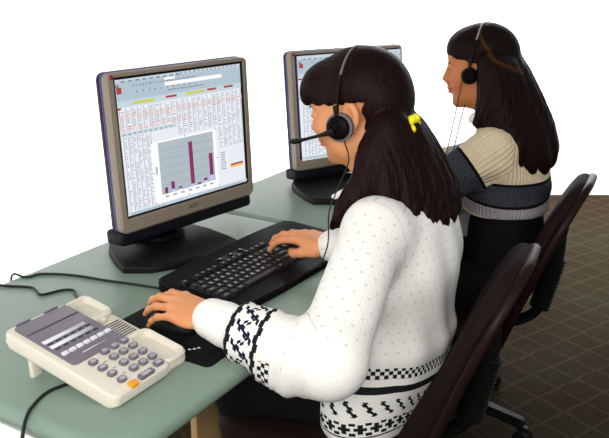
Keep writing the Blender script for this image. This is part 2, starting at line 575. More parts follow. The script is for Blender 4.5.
    for i in range(20): q(.55+i*.02, .016, .562+i*.02, .025, 2, 5)
    me = bpy.data.meshes.new('screen'); bm.normal_update(); bm.to_mesh(me); bm.free(); return me

def make_monitor(label):
    root = empty('computer_monitor', (1.40, 1.215, .73), -.143)
    tag(root, label, 'monitor', 'flat computer monitors')
    zc, yf = .268, -.040                       # screen centre above the desk, front plane
    tilt = -.045
    T = Matrix.Translation((0.012, yf, zc)) @ Matrix.Rotation(tilt, 4, 'X') @ Matrix.Rotation(PI/2, 4, 'X')   # outline xy -> local xz, +z -> -y
    bm = bmesh.new()
    # bezel: 30 mm sides, 20 mm top, 38 mm bottom
    n = 6
    ow, oh = W_+.034, H_+.047
    outer = rr(ow, oh, .014, n, 0, -.013); inner = rr(W_, H_, .0015, n)
    frame(bm, outer, inner, [(0, -.018), (0, .002), (.12, .006), (.86, .006), (1, .0005), (1, -.018)], T)
    o = obj('bezel', bm, M_bezel, root, angle=30); o['label'] = 'taupe plastic bezel'
    bm = bmesh.new()
    frame(bm, rr(W_+.001, H_+.001, .001, 2), rr(W_-.012, H_-.012, .001, 2), [(0, -.004), (0, .0045), (1, .001), (1, -.004)], T)
    obj('screen_rim', bm, M_navy, root)
    # violet strip round the rim paints a highlight on the housing, navy shell behind
    bm = bmesh.new(); prism(bm, rr(ow+.004, oh+.004, .016, n, 0, -.013), -.0205, -.0175, M=T)
    obj('edge_highlight', bm, M_purple, root)
    bm = bmesh.new()
    o1 = rr(ow+.004, oh+.006, .018, n, 0, -.011)
    rings = []
    for d, z in ((.001, -.020), (0, -.024), (.001, -.034), (.008, -.044), (.07, -.060), (.10, -.080), (.11, -.082)):
        rings.append([(x, y, z) for x, y in rr(ow+.004-2*d, oh+.006-2*d, .018, n, 0, -.014)])
    vs = loops(bm, rings[::-1]); bmesh.ops.transform(bm, matrix=T, verts=vs)
    obj('back_shell', bm, M_navy, root, angle=30)
    # dark chin under the bezel
    bm = bmesh.new()
    yb = -.013-oh/2
    prism(bm, rr(ow*.995, .034, .010, n, 0, yb-.015), -.06, -.004, .008, 3, M=T)
    obj('chin', bm, M_navy, root, angle=40)
    me = display_mesh()
    o = link('screen', me, DM, root, None)
    o.matrix_local = Matrix.Translation((0.012, yf-.0012, zc)) @ Matrix.Rotation(tilt, 4, 'X')
    # badge and round sticker
    bm = bmesh.new()
    text_into(bm, 'AOC', .015, T @ Matrix.Translation((.0, yb+.020, .0068)) @ Matrix.Shear('XZ', 4, (0, 0)))
    obj('maker_badge', bm, M_black, root, smooth=False)
    bm = bmesh.new(); lathe(bm, [(.0055, 0), (.0055, .0014), (.004, .002)], 16, T @ Matrix.Translation((-ow/2+.010, oh/2-.013-.008, .0058)))
    obj('round_sticker', bm, M_red, root)
    bm = bmesh.new(); box(bm, (0, 0, 0), (.004, .014, .003), .0012, M=T @ Matrix.Translation((-ow/2+.009, -.04, .0062)))
    obj('power_button', bm, M_bezel, root)
    # neck, swivel disc
    bm = bmesh.new(); box(bm, (0, .055, .125), (.09, .028, .20), .010)
    obj('neck', bm, M_black, root)
    bm = bmesh.new(); lathe(bm, [(.072, .016), (.075, .022), (.070, .030), (.045, .034), (.036, .05), (.036, .06)], 28, Matrix.Translation((-.045, .03, 0)))
    o = obj('swivel_disc', bm, M_blackg, root)
    # base: flared plate turned on its swivel
    base = bmesh.new()
    left = [(-.085, .105), (-.112, .075), (-.135, .02), (-.150, -.06), (-.152, -.105)]
    front = [(-.10, -.142), (-.04, -.152), (.04, -.152), (.10, -.142)]
    rightp = [(-x, y) for x, y in left[::-1]]
    P = left+front+rightp
    prism(base, P, 0, .017, .007, 3, ztop=lambda x, y: .017+.006*max(0, (y+.05)*4))
    b = obj('stand_base', base, M_black, root, angle=35)
    return root, b
mon, base1 = make_monitor('large computer monitor with a bar chart, behind the black keyboard')
base1.location = (-.062, -.022, 0); base1.rotation_euler = (0, 0, -.26)
mon2 = copy_tree(mon); mon2.location = (2.152, 1.150, .73); mon2.rotation_euler = (0, 0, -.455)
mon2['label'] = 'computer monitor half hidden behind the head of the woman in white'
for ch in mon2.children:
    nm = ch.name.split('.')[0]
    if nm == 'stand_base': ch.location = (-.105, -.115, 0); ch.rotation_euler = (0, 0, 0)
    elif nm == 'swivel_disc': ch.location = (-.03, 0, 0)
    elif nm != 'neck': ch.location.z -= .024; ch.rotation_euler.x -= .055

# ------------------------------------------------------------------ keyboard
def make_keyboard():
    kx, ky, kw, kd = 1.352, .918, .492, .232
    root = empty('keyboard', (kx, ky, .73), -.035)
    tag(root, 'wide black keyboard with media buttons in front of the charted monitor', 'keyboard')
    hz = lambda x, y: .016+.014*(y+kd/2)/kd
    bm = bmesh.new()
    P = [(-.232, -.116), (-.10, -.124), (.10, -.124), (.232, -.116), (.246, -.095), (.246, .085), (.232, .108), (.12, .116), (-.12, .116), (-.232, .108), (-.246, .085), (-.246, -.095)]
    prism(bm, P, .002, .02, .007, 3, ztop=hz)
    obj('case', bm, M_blackg, root, angle=35)
    bm = bmesh.new(); box(bm, (0, -.100, .0195), (.46, .026, .004), .0018, M=Matrix.Rotation(.06, 4, 'X'))
    obj('palm_rest', bm, M_key, root)
    for x in (-.2, .2):
        bm = bmesh.new(); box(bm, (x, .09, .002), (.03, .012, .004), .001); obj('rubber_foot', bm, M_black, root)
    ang = math.atan(.014/kd)
    def key(cx, cy, w, h, s, nm='key', rise=.0075):
        z = hz(cx, cy)
        bm = bmesh.new()
        T = Matrix.Translation((cx, cy, z)) @ Matrix.Rotation(ang, 4, 'X')
        o1 = rr(w, h, .0018, 2); o2 = rr(w-.0055, h-.006, .0022, 2, 0, .0008)
        vs = loops(bm, [[(x, y, -.003) for x, y in o1], [(x, y, .001) for x, y in o1], [(x, y, rise-.0012) for x, y in [(p[0]*.35+q[0]*.65, p[1]*.35+q[1]*.65) for p, q in zip(o1, o2)]], [(x, y, rise) for x, y in o2]])
        bmesh.ops.transform(bm, matrix=T, verts=vs)
        bmesh.ops.recalc_face_normals(bm, faces=bm.faces[:])
        if s: text_into(bm, s, 0.0098 if len(s) == 1 else .0058, T @ Matrix.Translation((-w*.10 if len(s) == 1 else 0, .001, rise+.0002)), 1)
        me = bpy.data.meshes.new(nm); bm.to_mesh(me); bm.free()
        return link(nm, me, [M_key, M_legend], root, False)
    u = .0194; x0 = -.232; y0 = -.063
    rows = [
     [('Ctrl', 1.5), ('', 1.1), ('Alt', 1.3), ('', 6.1), ('Alt', 1.3), ('', 1.1), ('', 1.1), ('Ctrl', 1.5)],
     [('Shift', 2.25)]+[(c, 1) for c in 'ZXCVBNM,./']+[('Shift', 2.75)],
     [('Caps', 1.75)]+[(c, 1) for c in 'ASDFGHJKL;']+[("'", 1), ('Enter', 2.25)],
     [('Tab', 1.5)]+[(c, 1) for c in 'QWERTYUIOP[]']+[('\\', 1.5)],
     [('`', 1)]+[(c, 1) for c in '1234567890-=']+[('Back', 2)],
    ]
    for r, row in enumerate(rows):
        x = x0; y = y0+r*u
        for s, w in row:
            key(x+w*u/2, y, w*u-.0012, u-.0012, s); x += w*u
    yF = y0+5*u+.008
    fx = [0, 2, 3, 4, 5, 6.5, 7.5, 8.5, 9.5, 11, 12, 13, 14]
    for i, k in enumerate(fx): key(x0+(k+.5)*u, yF, u-.0014, u*.8, 'Esc' if i == 0 else 'F%d' % i)
    nx = x0+15*u+.005
    for i, s in enumerate(('Ins', 'Home', 'Up')): key(nx+(i+.5)*u, y0+4*u, u-.0012, u-.0012, s)
    for i, s in enumerate(('Del', 'End', 'Dn')): key(nx+(i+.5)*u, y0+3*u, u-.0012, u-.0012, s)
    key(nx+1.5*u, y0+u, u-.0012, u-.0012, ''); 
    for i in range(3): key(nx+(i+.5)*u, y0, u-.0012, u-.0012, '')
    qx = nx+3*u+.004
    for j, ss in enumerate((('0', '.'), ('1', '2', '3'), ('4', '5', '6'), ('7', '8', '9'), ('Num', '/', '*'))):
        x = qx
        for s in ss:
            w = 2 if s == '0' else 1
            key(x+w*u/2, y0+j*u, w*u-.0012, u-.0012, s); x += w*u
    # media strip
    bm = bmesh.new(); prism(bm, rr(.10, .022, .010, 5, 0, 0), 0, .004, .002, 2, M=Matrix.Translation((-.045, yF+.020, hz(0, yF+.020)-.001)) @ Matrix.Rotation(ang, 4, 'X'))
    obj('media_strip', bm, M_key, root)
    for i, x in enumerate((-.083, -.045, -.010)):
        bm = bmesh.new(); lathe(bm, [(.0075, 0), (.0075, .0035), (.006, .0045)], 16, Matrix.Translation((x, yF+.020, hz(0, yF+.02)+.002)))
        lathe(bm, [(.0022, .0046), (.0022, .0049)], 8, Matrix.Translation((x, yF+.020, hz(0, yF+.02)+.002)), mi=1)
        obj('media_button', bm, [M_key, M_legend], root)
    return root
kb = make_keyboard()

# ------------------------------------------------------------------ mouse pad and mouse
root = empty('mouse_pad', (.995, .868, .73), 0)
tag(root, 'thin black mouse pad under the hand beside the telephone', 'mouse pad')
bm = bmesh.new(); prism(bm, rr(.165, .26, .012, 4), .0, .003, .001, 2); obj('mat', bm, M_pad, root)
bm = bmesh.new()
for dx, dy, w in ((0, 0, .004), (.006, -.004, .005), (.013, -.007, .004)): box(bm, (-.050+dx, -.062+dy*1.5, .0034), (w, .005, .0006))
obj('printed_mark', bm, M_legend, root)
root = empty('computer_mouse', (1.002, .895, .733), .05)
tag(root, 'black computer mouse under the left hand of the woman in white', 'mouse')
fld = Field((-.05, -.075, -.02), (.05, .075, .05), .002)
fld.ell((0, -.005, .002), (.030, .056, .030), 0)
fld.cut((-.05, -.075, -.03), (.05, .075, .0015), lambda x, y, z: z-.0005, .001)
v_, q_ = fld.mesh(1)
link('shell', mesh_np('shell', v_, q_), M_black, root)
bm = bmesh.new(); lathe(bm, [(.007, -.003), (.009, -.002), (.009, .002), (.007, .003)], 16, Matrix.Translation((0, .025, .025)) @ Matrix.Rotation(PI/2, 4, 'Y')); obj('scroll_wheel', bm, M_key, root)

# ------------------------------------------------------------------ telephone
def make_phone():
    root = empty('telephone', (.735, .77, .73))
    tag(root, 'cream office telephone with grey buttons and an empty handset cradle', 'telephone')
    sl = math.atan(.2)
    # local frame on the sloping top: z = 0 is the keypad surface
    T = Matrix.Translation((0, 0, .023)) @ Matrix.Rotation(sl, 4, 'X')
    def part(nm, build, mat, parent=root, label=None, angle=35):
        bm = bmesh.new(); build(bm); bmesh.ops.transform(bm, matrix=T, verts=bm.verts[:])
        o = obj(nm, bm, mat, parent, angle=angle)
        if label: o['label'] = label
        return o
    L_ = .262
    # lower shell and raised keypad block (left) with a lower trough (right)
    part('lower_shell', lambda b: prism(b, rr(.172, L_-.016, .014, 5, .082, L_/2+.004), -.030, -.014, .006, 3, both=True), M_phone)
    part('keypad_block', lambda b: prism(b, rr(.133, L_-.006, .013, 5, .0625, L_/2+.003), -.020, 0, .005, 3), M_phone)
    # handset cradle: rims and a sunken bed
    def cradle(b):
        out = rr(.058, L_-.012, .013, 5, .152, L_/2+.006); inn = rr(.044, .075, .010, 5, .155, .060)
        # solid bed
        prism(b, out, -.024, -.013, .003, 2)
        # cups at both ends
        frame(b, rr(.056, .100, .013, 5, .152, .063), rr(.040, .076, .012, 5, .152, .063), [(0, -.016), (0, -.005), (.25, -.001), (.7, -.002), (1, -.011), (1, -.016)])
        frame(b, rr(.056, .074, .012, 5, .152, L_-.038), rr(.042, .052, .010, 5, .152, L_-.036), [(0, -.016), (0, -.005), (.25, -.001), (.7, -.002), (1, -.011), (1, -.016)])
    part('handset_cradle', cradle, M_phone)
    part('hook_switch', lambda b: box(b, (.150, .183, -.009), (.012, .008, .008), .002), M_phone)
    def grille(b):
        prism(b, rr(.046, .056, .003, 3, .152, .146), -.014, -.0105, .001, 2)
        for i in range(8): box(b, (.152, .125+i*.0060, -.0102), (.038, .0022, .0012), mi=1)
    part('speaker_grille', grille, [M_phone, M_btn_txt])
    # grey display panel with label strips
    pan = part('display_panel', lambda b: prism(b, rr(.116, .146, .008, 4, .068, .182), -.001, .0016, .0008, 2), M_panel)
    def strips(b):
        for y, x0, x1, h in ((.188, .016, .108, .0085), (.170, .016, .108, .0085)):
            box(b, ((x0+x1)/2, y, .0019), (x1-x0, h, .0009))
        for y in (.179, .161):
            for i in range(6): box(b, (.024+i*.0165, y, .0019), (.0105, .0042, .0009), mi=1)
        box(b, (.068, .2215, .0019), (.110, .0022, .0009), mi=1)
        box(b, (.072, .126, .0019), (.055, .0012, .0009))
    part('label_strips', strips, [M_strip, M_btn_txt], pan)
    for i in range(7):
        part('line_button', lambda b: box(b, (.022+i*.0158, .1425, .003), (.0125, .0085, .004), .0012), M_strip, pan)
    # keypad
    def keyb(cx, cy, w, h, s, mat=M_btn, nm='button', round_=.0055):
        def f(b):
            prism(b, rr(w, h, min(round_, h/2-.0002), 5, cx, cy), -.001, .0048, .0016, 3)
            prism(b, rr(w*.62, h*.55, min(.003, h*.26), 4, cx, cy), .0046, .0050, mi=1)
            bmesh.ops.recalc_face_normals(b, faces=b.faces[:])
            if s: text_into(b, s, .0062 if len(s) == 1 else .0042, Matrix.Translation((cx, cy, .0052)), 2)
        return part(nm, f, [mat, M_btn_face if mat is M_btn else mat, M_btn_txt])
    for c, X_ in enumerate((.0712, .0936, .1162)):
        for r, Y_ in enumerate((.1035, .0825, .0605, .0390)):
            keyb(X_, Y_, .0166, .0138, ('147*', '2580', '369#')[c][r])
    for Y_ in (.0945, .0738, .0528, .0315): keyb(.0365, Y_, .0170, .0130, '')
    o = keyb(.0405, .0115, .0170, .0130, '', M_orange, round_=.003); o['label'] = 'orange button'
    keyb(.0735, .0140, .0330, .0115, '', round_=.003); keyb(.1095, .0200, .0195, .0125, '', round_=.004)
    def lets(b):
        for c, X_ in enumerate((.0712, .0936, .1162)):
            for r, Y_ in enumerate((.1035, .0825, .0605)):
                pass
        for Y_ in (.084, .063, .042): 
            for k in range(2): box(b, (.0505+k*.004, Y_, .0004), (.0022, .0014, .0006))
    part('printed_marks', lets, M_btn_txt)
    # prop feet under the raised back
    for X_ in (.012, .150):
        bm = bmesh.new(); 
        M = Matrix.Translation((X_, .205, 0))
        prism(bm, rr(.022, .010, .003, 3), 0.0, .036, .001, 2, M=M); obj('prop_foot', bm, M_phone, root)
    for X_ in (.02, .14):
        bm = bmesh.new(); box(bm, (X_, .035, .0016), (.016, .010, .003), .001); obj('rubber_foot', bm, M_btn, root)
    # raised tabs on the back edge
    part('tab', lambda b: box(b, (.035, L_-.004, .001), (.030, .004, .004), .001), M_panel)
    part('tab', lambda b: box(b, (.095, L_-.004, .001), (.030, .004, .004), .001), M_panel)
    return root
phone = make_phone()

# ------------------------------------------------------------------ cords
def cord(parent, pts, r, label, res=8):
    bm = bmesh.new(); inv = Matrix.Translation(parent.location) @ parent.rotation_euler.to_matrix().to_4x4()
    inv = inv.inverted()
    tube(bm, [inv @ Vector(p_) for p_ in pts], r, 8, res)
    o = obj('cord', bm, M_cord, parent); o['label'] = label; return o
zt = .7328
cord(kb, [(1.016, 1.376, .62), (1.015, 1.374, .70), (1.016, 1.364, .7345), (1.022, 1.34, zt), (1.03, 1.325, zt), (1.055, 1.315, zt), (1.085, 1.25, zt), (1.102, 1.16, zt), (1.118, 1.09, zt), (1.121, 1.03, .737)], .0028, 'dark cord running back over the desk')
cord(phone, [(.972, 1.376, .62), (.97, 1.374, .70), (.965, 1.364, .7345), (.966, 1.335, zt), (.990, 1.278, zt), (.984, 1.25, zt), (.976, 1.225, zt), (1.014, 1.207, zt), (1.026, 1.186, zt), (1.012, 1.165, zt), (.97, 1.10, zt), (.90, 1.055, .742), (.875, 1.034, .758)], .0028, 'kinked dark cord at the back')
cord(phone, [(.80, .90, .734), (.775, .900, zt), (.752, .902, zt), (.722, .910, zt), (.700, .908, zt), (.676, .899, zt), (.660, .890, .7335), (.642, .879, .726), (.622, .866, .705), (.59, .845, .66), (.555, .82, .58), (.54, .80, .48)], .0030, 'black cord curving over the desk edge')

# ------------------------------------------------------------------ office chairs
def make_chair(label):
    root = empty('office_chair', (1.405, .64, 0))
    tag(root, label, 'chair', 'dark brown swivel office chairs')
    # seat
    bm = bmesh.new()
    prism(bm, rr(.47, .40, .09, 6, 0, .065), .375, .440, .026, 5, both=True)
    obj('seat', bm, M_chair_fab, root, angle=60)
    bm = bmesh.new(); prism(bm, rr(.45, .385, .085, 6, 0, .065), .325, .380, .02, 4, both=True); obj('seat_shell', bm, M_chair_blk, root, angle=60)
    # backrest: cushion and shell, wrapped slightly round the sitter and leaning back
    Tb = Matrix.Translation((0, -.248, .592)) @ Matrix.Rotation(.34, 4, 'X') @ Matrix.Rotation(PI/2, 4, 'X')
    def back(w, h, r, z0, z1, rd, bend):
        bm = bmesh.new()
        prism(bm, rr(w, h, r, 8), z0, z1, rd, 5, both=True)
        bmesh.ops.subdivide_edges(bm, edges=[e for e in bm.edges if e.calc_length() > .12], cuts=5, use_grid_fill=True)
        for v in bm.verts:
            v.co.z -= bend*(v.co.x/(w/2))**2
            t_ = v.co.y/(h/2)
            v.co.z += .014*max(0, t_)**2
            if v.co.z < 0: v.co.z -= .030*max(0, -t_)**.8
            if t_ > 0 and v.co.z < .014*t_*t_: v.co.z += .012*t_*t_
            v.co.x *= 1-.22*max(0, v.co.y/(h/2))**2
        bmesh.ops.transform(bm, matrix=Tb, verts=bm.verts[:]); return bm
    o = obj('back_cushion', back(.36, .54, .13, -.026, .014, .018, .004), M_chair_fab, root, angle=60)
    o = obj('back_shell', back(.375, .555, .135, .008, .030, .010, .004), M_chair_shell, root, angle=60)
    # J-shaped support with ribbed bellows and bracket
    bm = bmesh.new(); tube(bm, [(0, -.306, .70), (0, -.306, .62), (0, -.298, .54), (0, -.276, .46), (0, -.235, .405), (0, -.15, .365), (0, -.06, .342)], .015, 10, 6, flat=1.6); obj('support_bar', bm, M_chair_blk, root)
    bm = bmesh.new()
    pr = []
    for i in range(15): pr += [(.030, i*.011), (.030, i*.011+.004), (.024, i*.011+.006), (.024, i*.011+.010)]
    lathe(bm, pr, 16, Matrix.Translation((0, -.268, .445)) @ Matrix.Rotation(.20, 4, 'X'))
    obj('ribbed_sleeve', bm, M_chair_blk, root)
    bm = bmesh.new(); prism(bm, rr(.10, .11, .03, 5), 0, .026, .010, 3, M=Matrix.Translation((0, -.282, .645)) @ Matrix.Rotation(.26, 4, 'X') @ Matrix.Rotation(PI/2, 4, 'X')); obj('bracket', bm, M_chair_blk, root)
    bm = bmesh.new(); lathe(bm, [(.018, -.02), (.022, -.015), (.022, .015), (.018, .02)], 14, Matrix.Translation((-.03, -.305, .70)) @ Matrix.Rotation(PI/2, 4, 'Y')); obj('knob', bm, M_chair_blk, root)
    bm = bmesh.new(); tube(bm, [(-.06, .02, .342), (-.16, .0, .338), (-.25, -.01, .35), (-.27, -.01, .352)], .006, 8); obj('lever', bm, M_chair_blk, root)
    bm = bmesh.new(); box(bm, (0, .02, .335), (.18, .22, .035), .008); obj('mechanism', bm, M_chair_blk, root)
    bm = bmesh.new(); lathe(bm, [(.022, .12), (.022, .25), (.028, .25), (.028, .325)], 18, Matrix.Translation((0, .02, 0))); obj('gas_column', bm, M_chair_blk, root)
    bm = bmesh.new(); lathe(bm, [(.045, .065), (.05, .08), (.045, .13), (.03, .14)], 20, Matrix.Translation((0, .02, 0))); obj('base_hub', bm, M_chair_blk, root)
    for k in range(5):
        a = math.radians(-98+72*k)
        R = Matrix.Translation((0, .02, 0)) @ Matrix.Rotation(a, 4, 'Z')
        bm = bmesh.new()
        vs = loops(bm, [[(x, y*s, z+dz) for y, z in ((-.024, -.018), (.024, -.018), (.020, .012), (-.020, .012))] for x, s, dz in ((.03, 1, .105), (.12, .95, .100), (.22, .8, .085), (.285, .7, .076))])
        bmesh.ops.transform(bm, matrix=R, verts=vs)
        bmesh.ops.bevel(bm, geom=bm.edges[:], offset=.004, segments=2, affect='EDGES')
        leg = obj('base_leg', bm, M_chair_blk, root)
        bm = bmesh.new()
        for s in (-1, 1):
            lathe(bm, [(.010, -.009), (.024, -.009), (.027, -.005), (.027, .005), (.022, .010), (.01, .010)], 18, R @ Matrix.Translation((.285, s*.014, .027)) @ Matrix.Rotation(PI/2, 4, 'X'))
        box(bm, (.285, 0, .045), (.034, .012, .03), .004, M=R)
        obj('caster', bm, M_chair_blk, leg)
    return root
ch1 = make_chair('dark brown office chair in the foreground behind the woman in white')
ch1.rotation_euler = (0, 0, .15); ch1.location = (1.40, .705, 0)
ch2 = copy_tree(ch1); ch2.location = (2.07, .725, 0); ch2.rotation_euler = (0, 0, .10)
ch2['label'] = 'dark office chair further back behind the woman in the beige sweater'
# ------------------------------------------------------------------ people: materials
def skin_mat(name, c, lip, shade):
    m = Mat(name, .48, .3)
    n = m.noise(35, detail=4)
    base = m.mix(n, tuple(x*.9 for x in c[:3])+(1,), tuple(min(1, x*1.08) for x in c[:3])+(1,))
    m.col(m.mix(m.attr('lip'), base, lip)); m.bump(m.noise(500), .12, .0006)
    m.b.inputs['Subsurface Weight'].default_value = .08
    m.b.inputs['Subsurface Radius'].default_value = (.012, .005, .003)
    m.b.inputs['Subsurface Scale'].default_value = .5
    return m.m
M_skin1 = skin_mat('skin_one', lin(212, 144, 96), lin(190, 100, 84), None)
M_skin2 = skin_mat('skin_two', lin(188, 116, 68), lin(172, 92, 74), None)
def hair_mat(name, c0, c1, highlight_streak=None):
    m = Mat(name, .5, .08)
    n = m.noise(1, m.coord((260, 260, 7)), detail=3)
    n2 = m.noise(1, m.coord((45, 45, 5)), detail=2)
    c = m.mix((n-.3)*1.6, c0, c1)
    if highlight_streak: c = m.mix((m.attr('highlight_streak'))*(n*.9+.25), c, highlight_streak)  # lighter highlight painted into the hair colour
    m.col(c)
    h = n*.6+n2
    m.bump(h, .55, .003); m.rough((n*.25)+.42)
    return m.m
M_hair1 = hair_mat('dark_hair', lin(10, 4, 4), lin(42, 18, 16))
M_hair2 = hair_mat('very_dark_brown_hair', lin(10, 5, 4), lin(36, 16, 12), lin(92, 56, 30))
M_eye = simple('eye_white', lin(220, 215, 208), .3, .5, var=.02)
M_lash = simple('dark_lash_hair', lin(26, 14, 10), .9, .05, var=.05)
M_iris = simple('dark_iris', lin(30, 18, 14), .2, .5, var=.05)

# white jumper: knit, eyelets, dark borders on hem and cuff
m = Mat('white_knit_wool', .92, .08)
tz, cs, ku, kv = m.attr('tz'), m.attr('cs'), m.attr('ku'), m.attr('kv')
white = lin(238, 236, 230); dark = lin(28, 32, 34); ink = lin(38, 28, 58)
fine = m.noise(260, detail=2)
wcol = m.mix(fine, tuple(x*.92 for x in white[:3])+(1,), white)
row = (kv/.021); odd = (row.floor()).mod(2.0)
ex = ((ku/.024)+odd*.5).frac()-.5; ey = row.frac()-.5
eye = ((ex*ex)*5.0+(ey*ey)*5.0).lt(.062)*kv.gt(-5)*m.attr('ew').gt(.5)
off_band = V(m.nt, m.node('ShaderNodeValue').outputs[0]); off_band.s.default_value = 1.0
# hem: checks, dark stripe, slanted strokes, row of crosses
c1 = tz.between(.598, .624); g = (ku/.0085); r2 = (tz/.0095)
check = ((g.floor()+r2.floor()).mod(2.0)).lt(.5)*c1
stripe = tz.between(.566, .583)
sl = ((ku+tz*.55)/.030).frac(); zz = (tz/.007).floor().mod(2.0)*.12
strokes = (sl+zz).between(.30, .58)*tz.between(.516, .550)
cx = ((ku/.024).frac()-.5).abs(); cz = ((tz-.488)/.024).abs()
plus = (cx.lt(.16)*cz.lt(.50)).max(cz.lt(.16)*cx.lt(.40))
cross = (plus.max((cx.gt(.30)*cz.gt(.36)))*tz.between(.471, .503)).max(tz.between(.464, .468))
band_t = check.max(stripe).max(strokes).max(cross)
# cuff
wig = ((ku/.013).floor().mod(2.0))*.003
s1 = (cs+wig).between(.052, .0635); s2 = (cs+wig).between(.108, .117)
zg = ((ku/.034)+(cs/.055)).frac(); st = (cs/.0065).floor().mod(2.0)*.16
zig = (zg+st).between(.25, .55)*cs.between(.066, .103)
zg2 = ((ku/.034)-(cs/.05)).frac(); zig2 = (zg2+st).between(.55, .72)*cs.between(.072, .100)
chk2 = ((((ku/.0075).floor()+(cs/.0075).floor()).mod(2.0)).lt(.5))*cs.between(.121, .143)*m.attr('under')
d = band_t.max(s1).max(s2).max(chk2)
c_ = m.mix(d, wcol, dark); c_ = m.mix(zig.max(zig2), c_, ink)
c_ = m.mix(eye*.34*kv.gt(0.0)*tz.gt(.65)*cs.gt(.15), c_, lin(150, 146, 140))
m.col(c_)
rib = (ku*(2*PI/.0062)).sin()*.5; crs = (kv*(2*PI/.0055)).sin()*.5
m.bump(rib*.12*m.attr('ew')+crs*.16+fine*.8-eye*2.4, .65, .0026)
M_knit1 = m.m

m = Mat('beige_ribbed_wool', .92, .08)
tz, ts, ku = m.attr('tz'), m.attr('ts'), m.attr('ku')
fine = m.noise(240, detail=2)
cream = m.mix(fine, lin(192, 172, 140), lin(228, 210, 178)); gdark = m.mix(fine, lin(22, 24, 30), lin(76, 78, 84)); ggrey = m.mix(fine, lin(118, 114, 120), lin(176, 170, 172)); blk = lin(14, 14, 17)
b = m.attr('band')          # distance below the top of the dark band, metres
col_ = m.mix(b.gt(0), cream, blk); col_ = m.mix(b.gt(.008), col_, gdark); col_ = m.mix(b.gt(.062), col_, blk)
col_ = m.mix(b.gt(.070), col_, ggrey); col_ = m.mix(b.gt(.104), col_, cream)
m.col(col_)
rib = (ku*(2*PI/.011)).sin()*.5
m.bump(rib*1.2+fine*.5, .5, .003)
M_knit2 = m.m

# ------------------------------------------------------------------ people: shapes
def fr(o, R, s=1.0):
    o = np.array(o, float); return lambda *p: o+R@(np.array(p, float)*s)

def head_sdf(F, o, R, s=1.0):
    T = fr(o, R, s)
    e = lambda c, r, k=.015, sub=False: F.ell(T(*c), np.array(r)*s, k*s, R, sub)
    e((0, -.008, .042), (.072, .094, .082), .0)
    e((0, .028, -.012), (.060, .060, .082), .025)
    e((0, .040, -.066), (.043, .043, .036), .03)
    for x in (-1, 1):
        e((x*.036, .053, -.018), (.027, .032, .030), .02)
        e((x*.045, .010, -.060), (.018, .035, .028), .02)
    e((0, .074, -.088), (.017, .013, .014), .02)
    e((0, .078, .050), (.050, .018, .035), .02)          # forehead
    for x in (-1, 1): e((x*.031, .103, .012), (.014, .013, .010), .010, True)   # sockets
    for x in (-1, 1): e((x*.030, .0835, .012), (.0140, .0110, .0092), .008)       # lids
    F.cone(T(0, .082, .020), T(0, .090, -.022), .012*s, .015*s, .012*s)
    F.cone(T(0, .090, .022), T(0, .109, -.016), .0065*s, .0090*s, .012*s)
    for x in (-1, 1): e((x*.0115, .098, -.021), (.008, .010, .007), .006)
    e((0, .089, -.034), (.012, .012, .010), .012)
    e((0, .0945, -.0435), (.021, .0095, .0055), .004)
    e((0, .0925, -.0545), (.019, .0090, .0065), .004)
    e((0, .0975, -.0490), (.020, .0060, .0012), .002, True)
    for x in (-1, 1):                                     # ears
        e((x*.077, -.020, .004), (.010, .019, .031), .006)
        e((x*.086, -.016, .006), (.006, .011, .018), .004, True)
        e((x*.077, -.014, -.026), (.007, .010, .010), .004)

def lip_attr(vert, o, R, s=1.0):
    q = (vert-np.array(o))@R/s
    d = np.sqrt((q[:,0]/.021)**2+((q[:,2]+.049)/.0115)**2)
    return np.clip((1.1-d)*5, 0, 1)*(q[:,1] > .085)

def hand_sdf(F, W, f, n, side, curls, thumb, s=1.0, splay=.10, k=.006):
    """side +1: thumb on f x n side.  curls: per finger three pitch angles.  returns finger tips"""
    f = np.array(f, float); f /= np.linalg.norm(f); n = np.array(n, float); n -= f*(n@f); n /= np.linalg.norm(n)
    t = np.cross(f, n)*side; W = np.array(W, float)
    P = lambda a, b, c: W+(f*a+t*b+n*c)*s
    F.cone(P(-.03, 0, 0), P(.012, 0, 0), .021*s, .022*s, .01)
    mcp = [(.084, .027, .004), (.088, .009, .007), (.084, -.009, .005), (.075, -.026, .001)]
    L = [(.041, .025, .021), (.046, .029, .022), (.042, .027, .021), (.033, .021, .019)]
    rad = [.0088, .0090, .0085, .0076]
    F.ell(P(.045, 0, -.002), np.array((.038, .046, .0135))*s, .012, np.stack([t, f, n], 1))
    tips = []
    for i in range(4):
        a = mcp[i]
        F.cone(P(.005, a[1]*.55, 0), P(*a), .0125*s, (rad[i]+.0012)*s, .008)
        p = P(*a); sp = (1.5-i)*splay
        d0 = f*math.cos(sp)+t*math.sin(sp); ang = 0
        rr_ = rad[i]
        for j in range(3):
            ang = curls[i][j]
            d = d0*math.cos(ang)-n*math.sin(ang)
            q = p+d*L[i][j]*s
            F.cone(p, q, rr_*s, (rr_-.0011)*s, k if j == 0 else .003)
            F.ell(p, np.array((rr_+.0006,)*3)*s, .003)
            p = q; rr_ -= .0011
        tips.append((p, d, n))
    pts = [P(*q) for q in thumb]
    F.cone(P(.012, .010, -.002), pts[0], .016*s, .0140*s, .010)
    F.chain(pts, [.0135*s, .0105*s, .0098*s, .0078*s], .006)
    return tips

